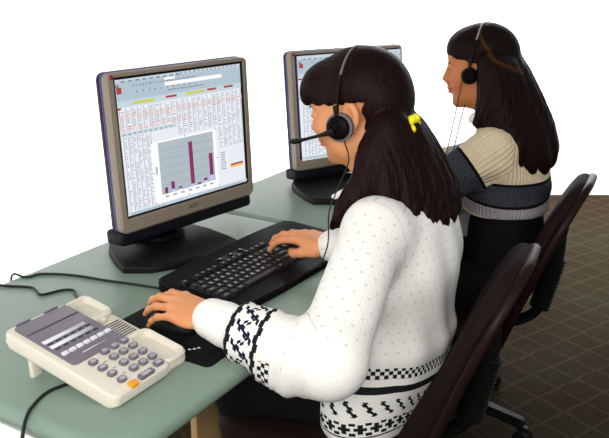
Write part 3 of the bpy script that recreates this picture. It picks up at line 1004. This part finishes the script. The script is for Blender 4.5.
def eyes(parent, o, R, s, org):
    T = fr(o, R, s)
    for x in (-1, 1):
        bm = bmesh.new(); bmesh.ops.create_uvsphere(bm, u_segments=14, v_segments=10, radius=.0082*s)
        c = Vector(T(x*.030, .0828, .012)-np.array(org))
        fwd_ = Vector(R@np.array((-x*.25, .8, -.62)))
        for fc in bm.faces:
            fc.material_index = 1 if fc.calc_center_median().normalized().dot(Vector((0, 0, 1))) > .62 else 0
        bmesh.ops.transform(bm, matrix=Matrix.Translation(c) @ Vector((0, 0, 1)).rotation_difference(fwd_).to_matrix().to_4x4(), verts=bm.verts[:])
        obj('eye', bm, [M_eye, M_iris], parent)
        # lash line and brow
        bm = bmesh.new()
        tube(bm, [Vector(T(x*(.030+d), .0925-abs(d)*.35, .0165-abs(d+.002)*.20)-np.array(org)) for d in (-.014, -.007, 0, .007, .015)], [.0007, .0015, .0017, .0015, .0009], 6, 4)
        obj('eyelash', bm, M_lash, parent)
        bm = bmesh.new()
        tube(bm, [Vector(T(x*(.030+d), .0925-abs(d-.002)*.40, .034-abs(d-.004)*.22)-np.array(org)) for d in (-.017, -.008, 0, .009, .020)], [.0012, .0026, .0026, .0022, .0008], 6, 4, flat=.6)
        obj('eyebrow', bm, M_lash, parent)

def chainpts(a, b, n): return [tuple(np.array(a)+(np.array(b)-np.array(a))*i/n) for i in range(n+1)]

def torso_attr(v, c0, ang0=0.0):
    a = np.arctan2(-(v[:,0]-c0[0]), (v[:,1]-c0[1]))   # wraps on... opposite +y
    a = np.arctan2(v[:,1]-c0[1], v[:,0]-c0[0])           # 0 at +x
    a = np.mod(a-ang0, 2*PI)                               # wrap hidden at +x (far side)
    return a*.165

def arm_u(v, a, b, hid):
    """angle round a limb axis, wrapped on the hidden side"""
    a = np.array(a, float); b = np.array(b, float); ax = (b-a)/np.linalg.norm(b-a)
    h = np.array(hid, float); h -= ax*(h@ax); h /= np.linalg.norm(h); w = np.cross(ax, h)
    d = v-a
    return np.mod(np.arctan2(d@w, d@h), 2*PI)*.05

# ================================================================== woman in white
org1 = (1.40, .60, 0)
p1 = empty('person', org1)
tag(p1, 'woman in white patterned jumper and black trousers typing with hair tied back', 'person')
H1o, H1R = (1.400, .711, 1.097), rotz(.06)@rotx(-.23)
S1 = .96
T1 = fr(H1o, H1R, S1)
shL, elL, wrL = (1.252, .594, .906), (1.006, .556, .752), (.979, .778, .786)
shR, elR, wrR = (1.560, .615, .912), (1.585, .645, .765), (1.390, .760, .799)

F = Field((.86, .36, .42), (1.74, 1.02, 1.26), .003)
F.ell((1.40, .63, .53), (.13, .080, .12), 0).ell((1.40, .600, .66), (.12, .075, .13), .05).ell((1.40, .60, .82), (.135, .085, .12), .05)
F.cone((1.27, .612, .905), (1.53, .612, .905), .040, .040, .04)
F.cone((1.40, .625, .90), (1.40, .672, 1.0), .052, .047, .03).cone((1.40, .672, 1.0), T1(0, -.02, -.03), .047, .050, .02)
head_sdf(F, H1o, H1R, S1)
for S_, E_, W_2 in ((shL, elL, wrL), (shR, elR, wrR)):
    F.chain([S_, E_], [.042, .034], .02); F.chain([E_, W_2], [.034, .023], .01)
cu = [(.20, .60, .85), (.16, .55, .80), (.18, .58, .85), (.25, .65, .9)]
tipsL = hand_sdf(F, wrL, (.02, 1, .03), (-.30, .05, 1), 1, cu, [(.030, .030, -.012), (.060, .040, -.022), (.088, .040, -.030), (.106, .032, -.034)])
cu = [(.22, .62, .95), (.18, .55, .9), (.20, .6, .95), (.25, .7, 1.0)]
tipsR = hand_sdf(F, wrR, (.13, 1, .02), (-.10, 0, 1), -1, cu, [(.030, .028, -.010), (.058, .042, -.016), (.080, .040, -.024), (.099, .028, -.028)])
v_, q_ = F.mesh(1); del F
me = mesh_np('body', v_, q_, org1); set_attr(me, 'lip', lip_attr(v_, H1o, H1R, S1))
body1 = link('body', me, M_skin1, p1)
eyes(body1, H1o, H1R, S1, org1)

# jumper
F = Field((.88, .36, .40), (1.75, .90, 1.02), .004)
F.ell((1.388, .638, .50), (.196, .112, .17), 0).ell((1.40, .600, .62), (.172, .112, .14), .06).ell((1.40, .600, .80), (.180, .118, .15), .06)
F.cut((1.1, .3, .38), (1.75, .9, .50), lambda x, y, z: z-(.438), .006)
F.cone((1.272, .594, .892), (1.535, .612, .895), .058, .062, .06)
F.cone((1.40, .615, .92), (1.40, .648, .972), .070, .060, .03)
F.cone(shL, elL, .060, .062, .04).cone(elL, (.988, .70, .770), .060, .052, .03).cone((.988, .70, .770), wrL, .050, .037, .015)
F.ell((1.050, .572, .735), (.066, .050, .048), .03).ell((1.000, .632, .716), (.048, .052, .040), .04)
F.cone(shR, elR, .064, .058, .04).cone(elR, (1.48, .695, .790), .054, .044, .02).cone((1.48, .695, .790), wrR, .044, .036, .02)
F.cut((1.30, .60, .90), (1.50, .76, 1.05), lambda x, y, z: ((x-1.40)**2+(y-.655)**2)**.5-.052+0*z, .004)
v_, q_ = F.mesh(2); del F
nr = vnormals(v_, q_)
tU, dU, _ = seg_param(v_, shL, elL); tF, dF, _ = seg_param(v_, elL, wrL)
tU2, dU2, _ = seg_param(v_, shR, elR); tF2, dF2, _ = seg_param(v_, elR, wrR)
LU = np.linalg.norm(np.subtract(shL, elL)); LF = np.linalg.norm(np.subtract(elL, wrL))
left = (v_[:,0] < 1.24) & (np.minimum(dU, dF) < .085) & ~((v_[:,0] > 1.17) & (v_[:,2] < .80))
fore = left & (dF < dU-.002)
rightm = (v_[:,0] > 1.40) & ((dF2 < .065) & (v_[:,1] > .66))
cs = np.full(len(v_), 9.0); cs[left] = LF+(1-tU[left])*LU; ax = (np.array(wrL)-elL)/LF
cs[fore] = ((np.array(wrL)-v_[fore])@ax)
cs[fore] = np.where(cs[fore] < LF, cs[fore], LF)
kv = v_[:,2].copy()+.05; kv[left] = .2+cs[left]
kv[rightm] = -9
ku = torso_attr(v_, (1.40, .59)); 
ku[left] = arm_u(v_[left], shL, elL, (1, .2, .2)); ku[fore] = arm_u(v_[fore], elL, wrL, (.5, 0, -1))
tzv = np.where(left | rightm, 9.0, v_[:,2]+.25*np.maximum(0, .54-v_[:,1])-.02*0)
under = np.where(fore, (v_[:,2] < .755).astype(float), 0)
# folds: round the forearm and elbow, down the back and side
disp = np.zeros(len(v_))
w = np.clip((cs-.115)/.03, 0, 1)*np.clip((.40-cs)/.10, 0, 1)*left
disp += np.clip((cs-.118)/.02, 0, 1)*np.clip((LF-.01-cs)/.04, 0, 1)*left*.0028*np.sin(cs*2*PI/.042+1.0)
disp += np.where(fore, .0035*np.exp(-((cs-.058)/.008)**2)-.004*np.exp(-((cs-.040)/.009)**2)+.004*np.exp(-((cs-.112)/.012)**2)-.003*np.exp(-((cs-.130)/.008)**2), 0)
bw = (~left)*np.clip((v_[:,2]-.55)/.1, 0, 1)*np.clip((.92-v_[:,2])/.1, 0, 1)
disp += bw*.0028*np.sin(ku*46+v_[:,2]*9+1.5*np.sin(v_[:,2]*17))*np.clip((.66-v_[:,1])/.1, 0, 1)
disp += (~left)*.0035*np.exp(-((v_[:,2]-.640)/.02)**2)-(~left)*.003*np.exp(-((v_[:,2]-.600)/.015)**2)
v_ = v_+nr*disp[:, None]
ew = np.clip((np.linalg.norm(v_-np.array((1.01, .565, .735)), axis=1)-.080)/.01, 0, 1)
me = mesh_np('jumper', v_, q_, org1); set_attr(me, 'ew', ew)
for nme, a in (('tz', tzv), ('cs', cs), ('ku', ku), ('kv', kv), ('under', under)): set_attr(me, nme, a)
o = link('jumper', me, M_knit1, p1); o['label'] = 'white knitted jumper with dark patterned hem and cuff'

# shirt collar
F = Field((1.30, .58, .86), (1.50, .80, 1.02), .003)
ring = [(1.40+.060*math.cos(a), .655+.058*math.sin(a), .965-.030*math.sin(a)) for a in np.linspace(-PI*.1, PI*1.1, 12)]
F.chain(ring, [.011]*12, .004)
F.chain([(1.375, .712, .935), (1.352, .738, .925)], [.012, .006], .006).chain([(1.425, .712, .935), (1.44, .735, .918)], [.012, .006], .006)
v_, q_ = F.mesh(1); link('shirt_collar', mesh_np('shirt_collar', v_, q_, org1), M_paper, p1)

# trousers and shoes
def trousers(org, hips, knees, ankles, pel):
    F = Field((org[0]-.30, org[1]-.25, .03), (org[0]+.30, org[1]+.46, .62), .006)
    F.ell(pel, (.165, .095, .085), 0)
    for h_, k_, a_ in zip(hips, knees, ankles):
        F.cone(h_, k_, .085, .062, .03).cone(k_, a_, .062, .050, .02)
    v, q = F.mesh(2); return mesh_np('trousers', v, q, org)
link('trousers', trousers(org1, [(1.31, .635, .512), (1.49, .635, .512)], [(1.235, .905, .478), (1.50, .915, .478)], [(1.245, .85, .10), (1.495, .86, .10)], (1.40, .63, .515)), M_trouser, p1)
def shoe(parent, org, a):
    F = Field((a[0]-.07, a[1]-.1, -.01), (a[0]+.07, a[1]+.2, .14), .005)
    F.chain([(a[0], a[1]-.02, .045), (a[0], a[1]+.06, .042), (a[0], a[1]+.13, .030)], [.042, .042, .030], .02).cone((a[0], a[1], .05), (a[0], a[1], .10), .038, .036, .02)
    F.cut((a[0]-.08, a[1]-.12, -.02), (a[0]+.08, a[1]+.21, .006), lambda x, y, z: z-.004, .002)
    v, q = F.mesh(1); link('shoe', mesh_np('shoe', v, q, org), M_shoe, parent)
for x, y in ((1.245, .85), (1.495, .86)): shoe(p1, org1, (x, y, 0))

# hair
def lock(F, pts, rs, k=.012):
    P = spline(pts, 5); n = len(P); R_ = np.interp(np.linspace(0, 1, n), np.linspace(0, 1, len(rs)), rs)
    F.chain([tuple(p) for p in P], list(R_), k)
F = Field((1.24, .46, .84), (1.56, .90, 1.26), .003)
F.ell(T1(0, -.018, .046), np.array((.085, .104, .090)), 0, H1R)
F.ell(T1(0, .064, .076), np.array((.066, .042, .040)), .03, H1R)        # puffed fringe
F.ell(T1(0, .091, .056), np.array((.060, .018, .032)), .015, H1R)
F.ell(T1(0, -.065, .01), np.array((.070, .055, .060)), .03, H1R)
def face_cut(o, R, y0, z0, slope, zs, jag=.0020):
    o = np.array(o)
    def fn(x, y, z):
        lx = R[0,0]*(x-o[0])+R[1,0]*(y-o[1])+R[2,0]*(z-o[2])
        X, Y, Z = x-o[0], y-o[1], z-o[2]
        ly = R[0,1]*X+R[1,1]*Y+R[2,1]*Z; lz = R[0,2]*X+R[1,2]*Y+R[2,2]*Z
        w = np.arctan2(lx, ly+.05)
        return np.maximum(y0+slope*lz-ly+.004*np.sin(lz*160), lz-z0-zs*ly+jag*np.sin(w*23)+.6*jag*np.sin(w*41+1))
    return fn
F.cut((1.24, .46, .84), (1.56, .90, 1.20), face_cut(H1o, H1R, -.044, .030, -.30, .06), .006)
# hair falling from the tie and from behind the ears, over the collar and shoulders
tie = np.array((1.395, .598, 1.085))
L_ = [
 ([(1.340, .626, 1.09), (1.320, .632, 1.04), (1.303, .640, .990), (1.274, .660, .945), (1.246, .682, .898)], [.016, .021, .022, .020, .006]),
 ([(1.340, .625, 1.09), (1.318, .634, 1.04), (1.302, .636, .985), (1.290, .648, .945), (1.282, .664, .908)], [.018, .026, .027, .020, .006]),
 ([(1.340, .620, 1.09), (1.322, .614, 1.03), (1.312, .606, .985), (1.298, .588, .955), (1.290, .574, .938)], [.020, .028, .028, .018, .005]),
 ([(1.345, .615, 1.09), (1.340, .600, 1.03), (1.335, .582, .975), (1.320, .555, .940), (1.310, .545, .925)], [.026, .030, .028, .018, .005]),
 ([(1.360, .606, 1.09), (1.362, .585, 1.02), (1.365, .560, .95), (1.362, .540, .905), (1.360, .530, .872)], [.025, .030, .030, .024, .008]),
 ([tuple(tie), (1.395, .575, 1.03), (1.400, .548, .96), (1.400, .530, .90), (1.400, .522, .868)], [.020, .028, .030, .025, .008]),
 ([(1.41, .600, 1.08), (1.425, .573, 1.02), (1.44, .545, .95), (1.445, .530, .90), (1.445, .523, .872)], [.022, .028, .030, .024, .009]),
 ([(1.44, .612, 1.08), (1.465, .585, 1.02), (1.485, .555, .955), (1.49, .538, .91), (1.49, .530, .885)], [.024, .028, .030, .024, .009]),
 ([(1.47, .640, 1.08), (1.495, .62, 1.02), (1.51, .59, .965), (1.515, .565, .93), (1.515, .55, .91)], [.024, .028, .028, .020, .007]),
 ([(1.478, .66, 1.09), (1.50, .655, 1.02), (1.51, .65, .965), (1.515, .66, .92)], [.022, .026, .024, .008]),
]
for pts, rs in L_: lock(F, pts, rs)
F.ell((1.40, .622, 1.02), (.075, .040, .07), .03)
v_, q_ = F.mesh(1); del F
nr = vnormals(v_, q_)
low = np.clip((1.09-v_[:,2])/.08, 0, 1)
ang = np.arctan2(v_[:,1]-.66, v_[:,0]-1.40)
v_ = v_+nr*(low*.0011*np.sin(ang*46+7*np.sin(v_[:,2]*24))+low*.0007*np.sin(ang*91+v_[:,2]*40))[:, None]
hair1 = link('hair', mesh_np('hair', v_, q_, org1), M_hair1, p1)
bm = bmesh.new()
c = Vector((1.385, .585, 1.087))-Vector(org1)
for k in range(9):
    a = 2*PI*k/9
    bmesh.ops.create_uvsphere(bm, u_segments=8, v_segments=6, radius=.0095, matrix=Matrix.Translation(c+Vector((.016*math.cos(a), -.004+.004*math.sin(3*a), .014*math.sin(a)))))
o = obj('hair_tie', bm, M_yellow, hair1); o['label'] = 'bright yellow hair tie'

# ---- headset of the woman in white
def headset(name, label, group, o, R, cable, cup_r, boom, band_w, off):
    o = np.array(o); T = fr(o, R)
    root = empty(name, tuple(o)); tag(root, label, 'headset', group)
    Tm = Matrix(R.tolist()).to_4x4()
    P = lambda *p: Vector(R@np.array(p, float))
    z0, y0, hw, ht, lean, cx_ = off
    arc = []
    for i in range(25):
        a = PI*i/24
        arc.append((hw*math.cos(a)*(1+.03*math.sin(2*a)**2), y0-lean*math.sin(a), z0+.01+(ht-z0-.01)*math.sin(a)**.85))
    def band(i0, i1, r, nm, mat):
        bm = bmesh.new(); pts = [P(*p) for p in arc[i0:i1]]
        tube(bm, pts, r, 8, 2, flat=band_w); return obj(nm, bm, mat, root)
    band(0, 25, .0026, 'headband', M_black)
    b = bmesh.new(); pts = [P(p[0]*1.012, p[1], z0+.01+(p[2]-z0-.01)*1.012) for p in arc[5:20]]
    tube(b, pts, .0030, 8, 2, flat=band_w*1.05); s = obj('steel_band', b, M_steel, root); s['label'] = 'bright steel upper band'
    for sx in (-1, 1):
        M = Tm @ Matrix.Translation((sx*cx_, y0, z0)) @ Matrix.Rotation(sx*PI/2, 4, 'Y')
        bm = bmesh.new(); lathe(bm, [(cup_r*.3, -.002), (cup_r*.9, -.002), (cup_r, .003), (cup_r*1.02, .012), (cup_r*.8, .017)], 26, M)
        c = obj('ear_cushion', bm, M_foam if cup_r > .026 else M_black, root)
        bm = bmesh.new(); lathe(bm, [(cup_r*.80, .010), (cup_r*.86, .016), (cup_r*.80, .022), (cup_r*.5, .026), (cup_r*.46, .024), (cup_r*.2, .024), (cup_r*.15, .028)], 26, M)
        for k in range(6):
            a = k*PI/3; box(bm, (cup_r*.62*math.cos(a), cup_r*.62*math.sin(a), .0225), (cup_r*.30, .003, .004), .001, M=M @ Matrix.Identity(4))
        obj('ear_cup', bm, M_blackg, root)
        bm = bmesh.new(); box(bm, (0, 0, 0), (.007, .009, .040), .002, M=Tm @ Matrix.Translation((sx*(hw+.001), y0-.001, z0+.024))); obj('slider', bm, M_black, root)
    if boom:
        bm = bmesh.new(); tube(bm, [Vector(p)-Vector(o) for p in boom], [.0075, .0058, .0038, .0034, .0036, .0058, .0062, .0050], 10, 6); obj('microphone_boom', bm, M_black, root)
    for c in cable:
        bm = bmesh.new(); tube(bm, [Vector(p)-Vector(o) for p in c], .0015, 6, 6); obj('cable', bm, M_cord, root)
    return root
headset('headset', 'headset with microphone boom worn by the woman in white', None, H1o, H1R,
        [[(1.310, .695, 1.060), (1.300, .678, 1.02), (1.283, .695, .96), (1.262, .70, .92), (1.250, .695, .86), (1.262, .72, .80)]],
        0.0285, [(1.296, .708, 1.078), (1.298, .728, 1.070), (1.306, .755, 1.060), (1.318, .783, 1.050), (1.331, .809, 1.041), (1.339, .825, 1.036), (1.345, .838, 1.033)], 1.9, (-.014, .003, .092, .129, .030, .079))

# ================================================================== woman in beige
org2 = (2.09, .60, 0)
p2 = empty('person', org2)
tag(p2, 'woman in beige ribbed jumper with grey bands and long loose dark hair', 'person')
H2o, H2R = (2.085, .676, 1.110), rotz(.20)@rotx(-.09)
S2 = .95
T2 = fr(H2o, H2R, S2)
s2L, e2L, w2L = (1.945, .585, .925), (1.845, .735, .800), (2.02, .805, .782)
s2R, e2R, w2R = (2.235, .595, .920), (2.30, .755, .805), (2.255, .91, .782)
F = Field((1.76, .40, .42), (2.42, 1.10, 1.28), .0036)
F.ell((2.09, .57, .53), (.13, .085, .12), 0).ell((2.09, .57, .66), (.12, .075, .13), .05).ell((2.09, .585, .82), (.135, .085, .12), .05)
F.cone((1.96, .59, .91), (2.22, .59, .91), .038, .038, .04)
F.cone((2.085, .60, .92), (2.082, .635, 1.02), .050, .046, .03).cone((2.082, .635, 1.02), T2(0, -.02, -.03), .046, .050, .02)
head_sdf(F, H2o, H2R, S2)
for S_, E_, W_2 in ((s2L, e2L, w2L), (s2R, e2R, w2R)):
    F.chain([S_, E_], [.040, .034], .02); F.chain([E_, W_2], [.034, .023], .01)
cu = [(.22, .62, .95), (.18, .55, .9), (.20, .6, .95), (.25, .7, 1.0)]
hand_sdf(F, w2L, (1, .28, -.02), (0, 0, 1), 1, cu, [(.030, .028, -.010), (.058, .042, -.016), (.080, .040, -.024), (.099, .028, -.028)])
hand_sdf(F, w2R, (-.1, 1, -.02), (0, 0, 1), -1, cu, [(.030, .028, -.010), (.058, .042, -.016), (.080, .040, -.024), (.099, .028, -.028)])
v_, q_ = F.mesh(1); del F
me = mesh_np('body', v_, q_, org2); set_attr(me, 'lip', lip_attr(v_, H2o, H2R, S2))
body2 = link('body', me, M_skin2, p2); eyes(body2, H2o, H2R, S2, org2)

F = Field((1.76, .38, .60), (2.42, 1.02, 1.08), .0045)
F.ell((2.09, .575, .70), (.172, .118, .10), 0).ell((2.09, .585, .82), (.172, .118, .14), .05)
F.cone((1.965, .59, .905), (2.215, .59, .905), .062, .062, .06)
F.cone((2.085, .60, .93), (2.083, .622, .985), .075, .058, .03)
F.cone(s2L, e2L, .062, .056, .03).cone(e2L, w2L, .054, .038, .02)
F.cone(s2R, e2R, .062, .056, .03).cone(e2R, w2R, .054, .038, .02)
F.cut((1.76, .38, .58), (2.42, 1.02, .75), lambda x, y, z: z-.736-.0*x, .006)
F.cut((1.98, .58, .96), (2.18, .76, 1.08), lambda x, y, z: ((x-2.082)**2+(y-.640)**2)**.5-.050+0*z, .004)
v_, q_ = F.mesh(2); del F
nr = vnormals(v_, q_)
band = .842-v_[:,2]+.10*(v_[:,1]-.55); ku = torso_attr(v_, (2.09, .585))
for S_, E_, W_2, cond, hid in ((s2L, e2L, w2L, v_[:,0] < 2.05, (1, .5, 0)), (s2R, e2R, w2R, v_[:,0] > 2.13, (-1, 0, -1))):
    L1 = np.linalg.norm(np.subtract(S_, E_))
    tU, dU, _ = seg_param(v_, S_, E_); tF, dF, _ = seg_param(v_, E_, W_2)
    outx = np.abs(v_[:,0]-2.09)
    arm = cond & (np.minimum(dU, dF) < .075) & ((outx > .165) | (v_[:,1] > .69))
    fore = arm & (dF < dU)
    o_ = .070 if hid[0] > 0 else .150; band[arm] = tU[arm]*L1-o_
    Lf = np.linalg.norm(np.subtract(E_, W_2)); band[fore] = L1-o_+tF[fore]*Lf*.6
    ku[arm] = arm_u(v_[arm], S_, E_, hid); ku[fore] = arm_u(v_[fore], E_, W_2, hid)
    if cond[v_[:,0].argmin()]: armL = arm
disp = .004*np.sin(v_[:,2]*70+ku*18)*np.clip((.66-v_[:,1])/.1, 0, 1)*np.clip((.95-v_[:,2])/.1, 0, 1)
v_ = v_+nr*disp[:, None]
me = mesh_np('jumper', v_, q_, org2)
for nme, a in (('band', band), ('ku', ku), ('tz', v_[:,2]), ('ts', band)): set_attr(me, nme, a)
o = link('jumper', me, M_knit2, p2); o['label'] = 'beige ribbed jumper with black and grey bands'
# white collar
F = Field((1.98, .54, .95), (2.18, .76, 1.06), .003)
ring = [(2.083+.058*math.cos(a), .634+.054*math.sin(a), .995-.016*math.sin(a)) for a in np.linspace(0, 2*PI, 24)]
F.chain(ring, [.014]*24, .004)
v_, q_ = F.mesh(1); link('shirt_collar', mesh_np('shirt_collar', v_, q_, org2), M_paper, p2)
link('trousers', trousers(org2, [(2.0, .585, .525), (2.18, .585, .525)], [(1.99, .935, .478), (2.19, .935, .478)], [(1.995, .87, .10), (2.185, .87, .10)], (2.09, .575, .53)), M_trouser, p2)
# black top below the jumper
F = Field((1.87, .42, .44), (2.31, .72, .80), .006)
F.ell((2.09, .57, .56), (.158, .108, .13), 0).ell((2.09, .575, .68), (.150, .100, .12), .05)
v_, q_ = F.mesh(1); link('undershirt', mesh_np('undershirt', v_, q_, org2), M_trouser, p2)
for x in (1.995, 2.185): shoe(p2, org2, (x, .87, 0))
# hair
F = Field((1.93, .38, .80), (2.25, .84, 1.30), .0034)
F.ell(T2(0, -.006, .046), np.array((.080, .097, .088)), 0, H2R)
F.ell(T2(0, .052, .076), np.array((.060, .034, .036)), .03, H2R)
F.ell(T2(0, .074, .070), np.array((.052, .016, .022)), .02, H2R)
F.cut((1.93, .40, .90), (2.25, .86, 1.24), face_cut(H2o, H2R, -.026, .026, .0, .28), .006)
for pts, rs in [
 ([(2.014, .616, 1.13), (2.002, .624, 1.07), (1.992, .628, 1.03), (1.986, .634, 1.00), (1.980, .646, .980)], [.016, .020, .020, .013, .004]),
 ([(2.010, .612, 1.13), (1.992, .598, 1.07), (1.980, .568, 1.00), (1.970, .537, .94), (1.962, .528, .885)], [.022, .028, .030, .026, .007]),
 ([(2.005, 0.632, 1.14), (1.990, 0.607, 1.06), (1.980, 0.577, .98), (1.975, 0.547, .91), (1.975, 0.532, .860)], [.030, .036, .038, .030, .008]),
 ([(2.020, 0.612, 1.13), (2.010, 0.582, 1.05), (2.005, 0.547, .97), (2.005, 0.517, .90), (2.008, 0.502, .855)], [.030, .036, .038, .030, .008]),
 ([(2.045, 0.602, 1.13), (2.045, 0.567, 1.05), (2.050, 0.527, .97), (2.055, 0.497, .90), (2.06, 0.482, .855)], [.030, .034, .036, .032, .010]),
 ([(2.080, 0.597, 1.13), (2.085, 0.557, 1.05), (2.095, 0.517, .97), (2.10, 0.490, .91), (2.10, 0.478, .865)], [.030, .034, .036, .032, .010]),
 ([(2.115, 0.602, 1.13), (2.125, 0.562, 1.05), (2.135, 0.524, .97), (2.14, 0.500, .91), (2.14, 0.488, .870)], [.030, .034, .036, .030, .010]),
 ([(2.145, 0.622, 1.13), (2.165, 0.592, 1.05), (2.175, 0.562, .97), (2.18, 0.542, .90)], [.028, .034, .034, .010]),
 ([(2.160, 0.662, 1.13), (2.175, 0.647, 1.05), (2.185, 0.632, .97), (2.19, 0.622, .91)], [.026, .030, .028, .008]),
]: lock(F, pts, rs, .016)
v_, q_ = F.mesh(1); del F
nr = vnormals(v_, q_)
low = np.clip((1.16-v_[:,2])/.10, 0, 1)
ang = np.arctan2(v_[:,1]-.64, v_[:,0]-2.08)
v_ = v_+nr*(low*.0011*np.sin(ang*44+6*np.sin(v_[:,2]*22))+low*.0007*np.sin(ang*87+v_[:,2]*30))[:, None]
me = mesh_np('hair', v_, q_, org2)
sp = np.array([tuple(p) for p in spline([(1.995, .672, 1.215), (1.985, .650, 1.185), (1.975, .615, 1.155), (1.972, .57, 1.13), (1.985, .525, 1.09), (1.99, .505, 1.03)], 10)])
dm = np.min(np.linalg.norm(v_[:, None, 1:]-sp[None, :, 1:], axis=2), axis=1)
set_attr(me, 'highlight_streak', np.clip(1-dm/.006, 0, 1)*.8*(v_[:,0] < 2.06))
link('hair', me, M_hair2, p2)
headset('headset', 'thin black headset worn by the woman in beige', None, H2o, H2R,
        [[(1.995, .700, 1.10), (1.99, .708, 1.03), (1.985, .724, .92), (1.98, .735, .86)], [(2.0, .690, 1.03), (1.992, .700, .97), (1.985, .708, .91), (1.98, .72, .86)]],
        .022, None, 1.5, (.000, .022, .090, .130, .030, .086))

# ------------------------------------------------------------------ light
def area(name, loc, target, size, energy, color=(1, 1, 1), sy=None, spread=None):
    l = bpy.data.lights.new(name, 'AREA'); l.energy = energy; l.color = color
    l.shape = 'RECTANGLE'; l.size = size; l.size_y = sy or size
    if spread: l.spread = spread
    o = bpy.data.objects.new(name, l); COL.objects.link(o); o.location = loc
    o.rotation_euler = (Vector(target)-Vector(loc)).to_track_quat('-Z', 'Y').to_euler()
    return o
area('key_lamp', (-.9, .45, 1.85), (1.25, .65, .85), .8, 24, (1, .975, .94))
area('camera_side_lamp', (-.15, -.10, 1.55), (1.4, .65, .8), .35, 15, (1, .97, .93))
area('fill_lamp', (.5, -1.6, 1.6), (1.6, .7, .8), 1.4, 8, (1, .98, .96))
area('added_wall_light', (1.5, 1.50, .06), (1.5, 2.0, 1.25), 5.4, 62, (1, 1, 1), .2, 2.4)  # unseen light added behind the desk to lift the back wall to white
area('added_right_wall_light', (4.2, .9, 2.9), (4.9, 1.0, .9), 2.4, 170, (1, 1, 1), .4, 2.0)  # added overhead, out of view, to keep the angled wall pure white
wd = bpy.data.worlds.new('world'); scene.world = wd; wd.use_nodes = True
bg = wd.node_tree.nodes['Background']; bg.inputs[0].default_value = (.93, .96, 1, 1); bg.inputs[1].default_value = .33
